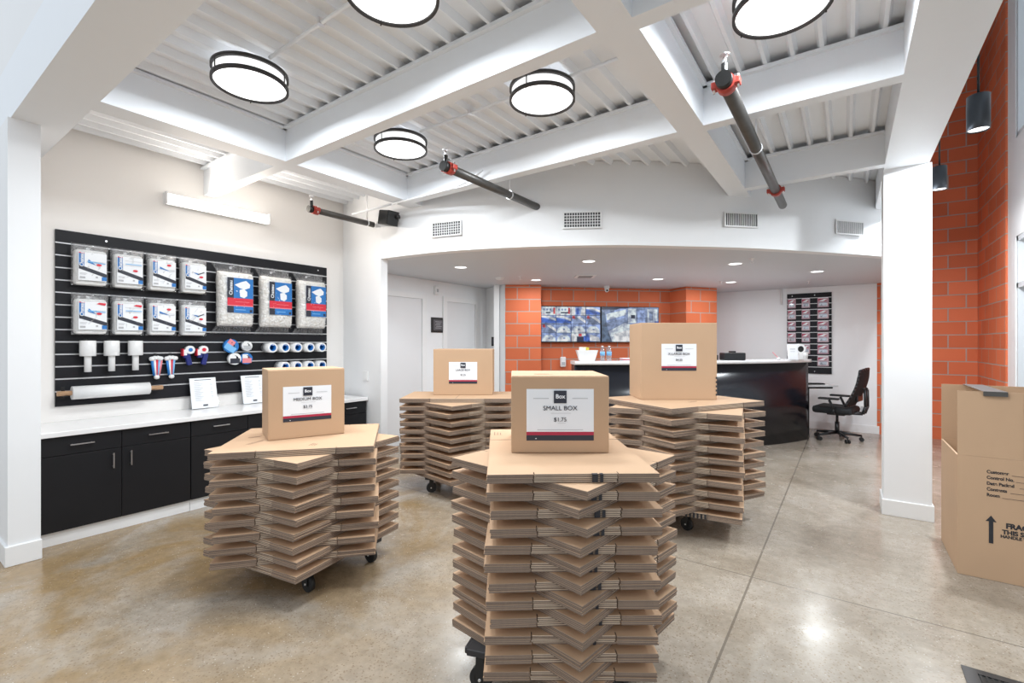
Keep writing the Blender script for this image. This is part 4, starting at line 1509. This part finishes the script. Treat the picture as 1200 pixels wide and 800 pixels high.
# things on the desk
TZ = 1.2525
t = thing('card_terminal', 'black point-of-sale printer on the desk top right of the extra-large carton', 'printer', (-1.36, 7.46, TZ), 35.4)
MB().box(-0.155, 0.155, -0.08, 0.10, 0.001, 0.11, bev=0.015).build('body', CHAIRP, t)
MB().box(-0.04, 0.035, -0.03, 0.05, 0.108, 0.135, bev=0.006).build('paper_slot', CHAIRP, t)
t = thing('monitor_base', 'low dark grey device behind the carton at the left of the black printer', 'device', (-1.66, 7.40, TZ), 35.4)
MB().box(-0.10, 0.10, -0.06, 0.06, 0.001, 0.075, bev=0.006).build('body', mat('dark_grey_plastic', (0.05, 0.05, 0.055), 0.4), t)
MB().box(-0.08, 0.08, -0.063, -0.06, 0.02, 0.055).build('front_panel', BLKM, t)
t = thing('counter_sign', 'white upright counter sign at the right end of the desk top', 'sign', (-0.66, 8.18, TZ), 35.4)
MB().box(-0.075, 0.075, -0.006, 0.006, 0.001, 0.235, M=Matrix.Rotation(R(-8), 4, 'X')).build('sign_card', PAPER, t)
MB().box(-0.07, 0.07, 0.0, 0.09, 0.0, 0.006).build('foot', PAPER, t)
MB().box(-0.04, 0.04, -0.008, -0.0062, 0.155, 0.165).box(-0.035, 0.035, -0.008, -0.0062, 0.12, 0.125).build('printed_line', GREYT, t).rotation_euler = (R(-8), 0, 0)
t = thing('tape_roll_stand', 'white tape roll with dark centre standing on edge beside the white counter sign', 'tape', (-0.585, 8.33, TZ + 0.10), 35.4)
MB().tube((0, -0.025, 0.06), (0, 0.025, 0.06), 0.075, 0.045, m=WHITEP, m_in=BLKM).cyl((0, -0.015, 0.06), (0, 0.015, 0.06), 0.044, m=BLKM).build('roll', None, t)
MB().box(-0.03, 0.03, -0.03, 0.03, -0.099, -0.012, bev=0.004).build('holder', WHITEP, t)
for k, (x, y, s) in enumerate(((-0.585, 8.46, 0.85), (-0.53, 8.56, 1.1), (-0.62, 8.56, 0.7))):
    t = thing('paper_cup', ['small white cup beside the tape roll on the desk end', 'white cup nearest the right tip of the desk top', 'smallest white cup, behind the other two'][k], 'cup', (x, y, TZ), 0, 'white cups on the desk end')
    MB().lathe([(0, 0.001), (0.028 * s, 0.001), (0.038 * s, 0.10 * s), (0.034 * s, 0.10 * s), (0.026 * s, 0.006), (0, 0.006)], m=WHITEP).build('cup_body', None, t)
    MB().tube((0, 0, 0.098 * s), (0, 0, 0.104 * s), 0.040 * s, 0.034 * s, m=WHITEP).build('rim', None, t)
t = thing('pen', 'red and white pen leaning in a small holder on the desk top', 'pen', (-0.86, 8.02, TZ), 35.4)
MB().cyl((0.03, 0, 0.02), (-0.06, 0, 0.115), 0.005, seg=8, m=PINK).build('barrel', None, t)
MB().lathe([(0, 0.001), (0.022, 0.001), (0.022, 0.035), (0.0, 0.035)], m=WHITEP, c=(0.03, 0, 0)).build('holder', None, t)

t = thing('white_basket', 'white basket of papers and bright packets at the left end of the desk top', 'basket', (-2.97, 5.98, TZ), 35.4)
mb = MB()
b0, b1, hh = [(-0.10, -0.07), (0.10, -0.07), (0.10, 0.07), (-0.10, 0.07)], [(-0.145, -0.09), (0.145, -0.09), (0.145, 0.09), (-0.145, 0.09)], 0.15
for k in range(4):
    k2 = (k + 1) % 4
    mb.poly([(*b0[k], 0.001), (*b0[k2], 0.001), (*b1[k2], hh), (*b1[k], hh)])
    mb.poly([(b0[k][0] * .95, b0[k][1] * .95, 0.006), (b0[k2][0] * .95, b0[k2][1] * .95, 0.006), (b1[k2][0] * .96, b1[k2][1] * .96, hh), (b1[k][0] * .96, b1[k][1] * .96, hh)])
mb.box(-0.10, 0.10, -0.07, 0.07, 0.001, 0.005)
mb.build('basket_body', WHITEP, t)
mb = MB()
mb.box(-0.11, -0.02, -0.05, -0.03, 0.02, 0.185, PAPER)
mb.box(-0.06, 0.03, -0.02, 0.0, 0.02, 0.19, YELL)
mb.box(-0.10, 0.0, 0.01, 0.03, 0.02, 0.195, WHITEP)
mb.build('packets', None, t)
for k, (x, y, s) in enumerate(((-2.80, 6.13, 'left'), (-2.725, 6.19, 'right'))):
    t = thing('water_bottle', '%s one of the two clear water bottles with blue labels on the desk top' % s, 'bottle', (x, y, TZ), 0, 'water bottles on the desk')
    MB().lathe([(0, 0.001), (0.030, 0.001), (0.033, 0.01), (0.033, 0.14), (0.030, 0.155), (0.014, 0.18), (0.013, 0.195), (0, 0.195)], m=CLEARP).build('bottle_body', None, t)
    MB().tube((0, 0, 0.075), (0, 0, 0.13), 0.0345, 0.0332, m=LBLUE).build('wrap_label', None, t)
    MB().lathe([(0, 0.193), (0.015, 0.193), (0.015, 0.210), (0, 0.210)], m=WHITEP).build('cap', None, t)
for k in range(3):
    t = thing('brochure_stack', ['bottom white booklet in the small pile on the desk top', 'middle red booklet in the small pile on the desk top', 'top white booklet in the small pile on the desk top'][k], 'booklet', (-2.50, 6.40, TZ + k * 0.013), 38 + k * 3, 'booklets on the desk')
    MB().box(-0.13, 0.10, -0.07, 0.07, 0.001, 0.012).build('cover', (PAPER, REDL, PAPER)[k], t)
t = thing('wall_cup_dispenser', 'small white dispenser on the orange wall left of the desk top', 'dispenser', (-4.11, 7.325, 1.17), 44.1)
MB().box(-0.05, 0.05, -0.07, 0.0, -0.09, 0.09, bev=0.02).build('housing', WHITEP, t)
MB().box(-0.03, 0.03, -0.075, -0.069, -0.05, 0.0, bev=0.001).build('window', GREYT, t)

# small slatwall with locks
slatwall('slatwall', 'tall black slatwall board with rows of small red and white packets on the back wall', 0, 0, 0.67, 1.42, 13, (-0.89, YB - 0.001, 0.965), 0, first=0.085, pitch=0.1015, screws=[(0.08, 1.38), (0.42, 1.38), (0.42, 0.04)])
PACKA = mat('packet_grey_pink', (0.50, 0.36, 0.40), 0.4)
PACKB = mat('packet_mauve', (0.42, 0.26, 0.31), 0.4)
PACKR = mat('packet_red', (0.42, 0.05, 0.10), 0.4)
cols = [(-0.815, 0.125, 'left'), (-0.60, 0.125, 'middle'), (-0.345, 0.165, 'right')]
rows = [2.215, 2.015, 1.81, 1.605, 1.40, 1.19]
for ci, (x, w, cs) in enumerate(cols):
    for ri, z in enumerate(rows):
        if ci < 2 and ri == 5:
            continue
        t = thing('lock_packet', 'red and white packet on the small slatwall, %s column, %s from the top' % (cs, ['first', 'second', 'third', 'fourth', 'fifth', 'sixth'][ri]), 'packet', (x, YB - 0.0235, z), 0, 'packets on the small slatwall')
        h_ = 0.175
        mt = [PINK, REDL, WHITEP][(ri * 2 + ci) % 3]
        pol = [(PACKA if (ri + ci) % 2 else PACKB, None), rect(PACKR, 0.05, 0.60, 0.80, 0.85), rect(PAPER, 0.12, 0.12, 0.88, 0.42), (NAVY, [(0.2, 0.18), (0.45, 0.14), (0.4, 0.36)]), (PAPER, [(0.1, 0.62), (0.5, 0.58), (0.85, 0.78), (0.6, 0.82)]), rect(PAPER, 0.05, 0.88, 0.95, 0.97)]
        panel('backing_card', t, -w / 2, -h_ / 2, w, h_, -0.012, pol, step=0.0012, thick=0.002)
        MB().box(-w * 0.32, w * 0.32, -0.036, -0.0185, -h_ * 0.36, -h_ * 0.02, bev=0.006).build('blister', CLEARP, t)
        mb = MB()
        peg(mb, 0, h_ / 2 - 0.012, 0.05, y=0.0005)
        mb.build('hanging_peg', CHROME, t)

# ------------------------------------------------------------------ OFFICE CHAIR
t = thing('office_chair', 'black mesh-back office chair on casters beside the end of the reception desk', 'chair', (-0.13, 8.93, 0), 35.4 - 48)
# local: chair faces -X, back on +X
mb = MB()
mb.box(-0.28, 0.25, -0.26, 0.26, 0.42, 0.53, bev=0.04)
mb.build('seat', MESHB, t)
mb = MB()
n = 10
g = []
for i in range(n + 1):
    v = i / n
    row = []
    zc = 0.56 + 0.56 * v
    xc = 0.20 + 0.05 * math.sin(v * PI * 0.9) + 0.16 * v
    wv = 0.265 + 0.02 * math.sin(v * PI) - 0.03 * (v > 0.85)
    for j in range(9):
        u = j / 8 * 2 - 1
        row.append((xc - 0.05 * (u * u) + 0.0, u * wv, zc - 0.03 * v * u * u))
    g.append(row)
for s in (0, 0.028):
    V = [[mb.bm.verts.new((x + s, y, z)) for x, y, z in r_] for r_ in g]
    for i in range(n):
        for j in range(8):
            f = mb.bm.faces.new((V[i][j], V[i][j + 1], V[i + 1][j + 1], V[i + 1][j]))
            f.smooth = True
mb.build('backrest', MESHB, t)
mb = MB()
edge = [g[0][0]] + [g[i][0] for i in range(1, n + 1)] + g[n][1:] + [g[i][8] for i in range(n - 1, -1, -1)] + g[0][7::-1]
mb.sweep([(x + 0.014, y, z) for x, y, z in edge], 0.017, seg=8)
mb.build('back_frame', CHAIRP, t)
mb = MB()
for s in (-0.07, 0.07):
    mb.sweep([(0.10, s, 0.43), (0.34, s, 0.44), (0.375, s, 0.55), (0.37, s, 0.80), (0.31, s, 0.86)], 0.020, seg=10)
mb.box(0.275, 0.30, -0.16, 0.16, 0.62, 0.72, bev=0.01)
mb.build('back_support', CHAIRP, t)
for s in (-1, 1):
    mb = MB()
    mb.sweep([(0.02, s * 0.20, 0.43), (0.02, s * 0.30, 0.44), (0.03, s * 0.31, 0.50), (-0.03, s * 0.31, 0.64)], 0.018, seg=10)
    a = mb.build('armrest', CHAIRP, t)
    MB().box(-0.17, 0.10, s * 0.31 - 0.045, s * 0.31 + 0.045, 0.645, 0.675, bev=0.012).build('arm_pad', RUBBER, a)
mb = MB()
mb.cyl((0, 0, 0.10), (0, 0, 0.28), 0.030)
mb.cyl((0, 0, 0.26), (0, 0, 0.41), 0.018, m=None)
mb.box(-0.12, 0.12, -0.09, 0.09, 0.385, 0.44, bev=0.01)
mb.cyl((0, 0.05, 0.40), (0.0, 0.26, 0.39), 0.006, seg=8)
mb.build('gas_column', CHAIRP, t)
for k in range(5):
    a = 2 * PI * k / 5 + 0.35
    c_, s_ = math.cos(a), math.sin(a)
    mb = MB()
    mb.cyl((0.02 * c_, 0.02 * s_, 0.115), (0.31 * c_, 0.31 * s_, 0.085), 0.026, 0.016, seg=12)
    l_ = mb.build('base_leg', CHAIRP, t)
    mb = MB()
    for e in (-1, 1):
        cx_, cy_ = 0.31 * c_ - s_ * 0.018 * e, 0.31 * s_ + c_ * 0.018 * e
        mb.cyl((cx_ - s_ * 0.011, cy_ + c_ * 0.011, 0.030), (cx_ + s_ * 0.011, cy_ - c_ * 0.011, 0.030), 0.030, seg=16)
    mb.cyl((0.31 * c_, 0.31 * s_, 0.03), (0.31 * c_, 0.31 * s_, 0.09), 0.008, seg=8)
    mb.build('caster', RUBBER, l_)

# floor box at the lower right corner
t = thing('floor_grate', 'dark metal floor grate set in the concrete at the lower right corner', 'floor grate', (0.43, 2.50, 0), 0)
mb = MB()
mb.box(0, 0.5, 0.46, 0.50, 0.0005, 0.006).box(0, 0.5, 0, 0.04, 0.0005, 0.006).box(0, 0.05, 0.04, 0.46, 0.0005, 0.006).box(0.46, 0.5, 0.04, 0.46, 0.0005, 0.006)
mb.build('frame', DKBRZ, t)
mb = MB()
mb.box(0.05, 0.46, 0.04, 0.46, 0.0003, 0.0015)
for k in range(20):
    mb.box(0.055 + k * 0.02, 0.063 + k * 0.02, 0.04, 0.46, 0.0015, 0.0045)
mb.build('grille_bars', BLKM, t)
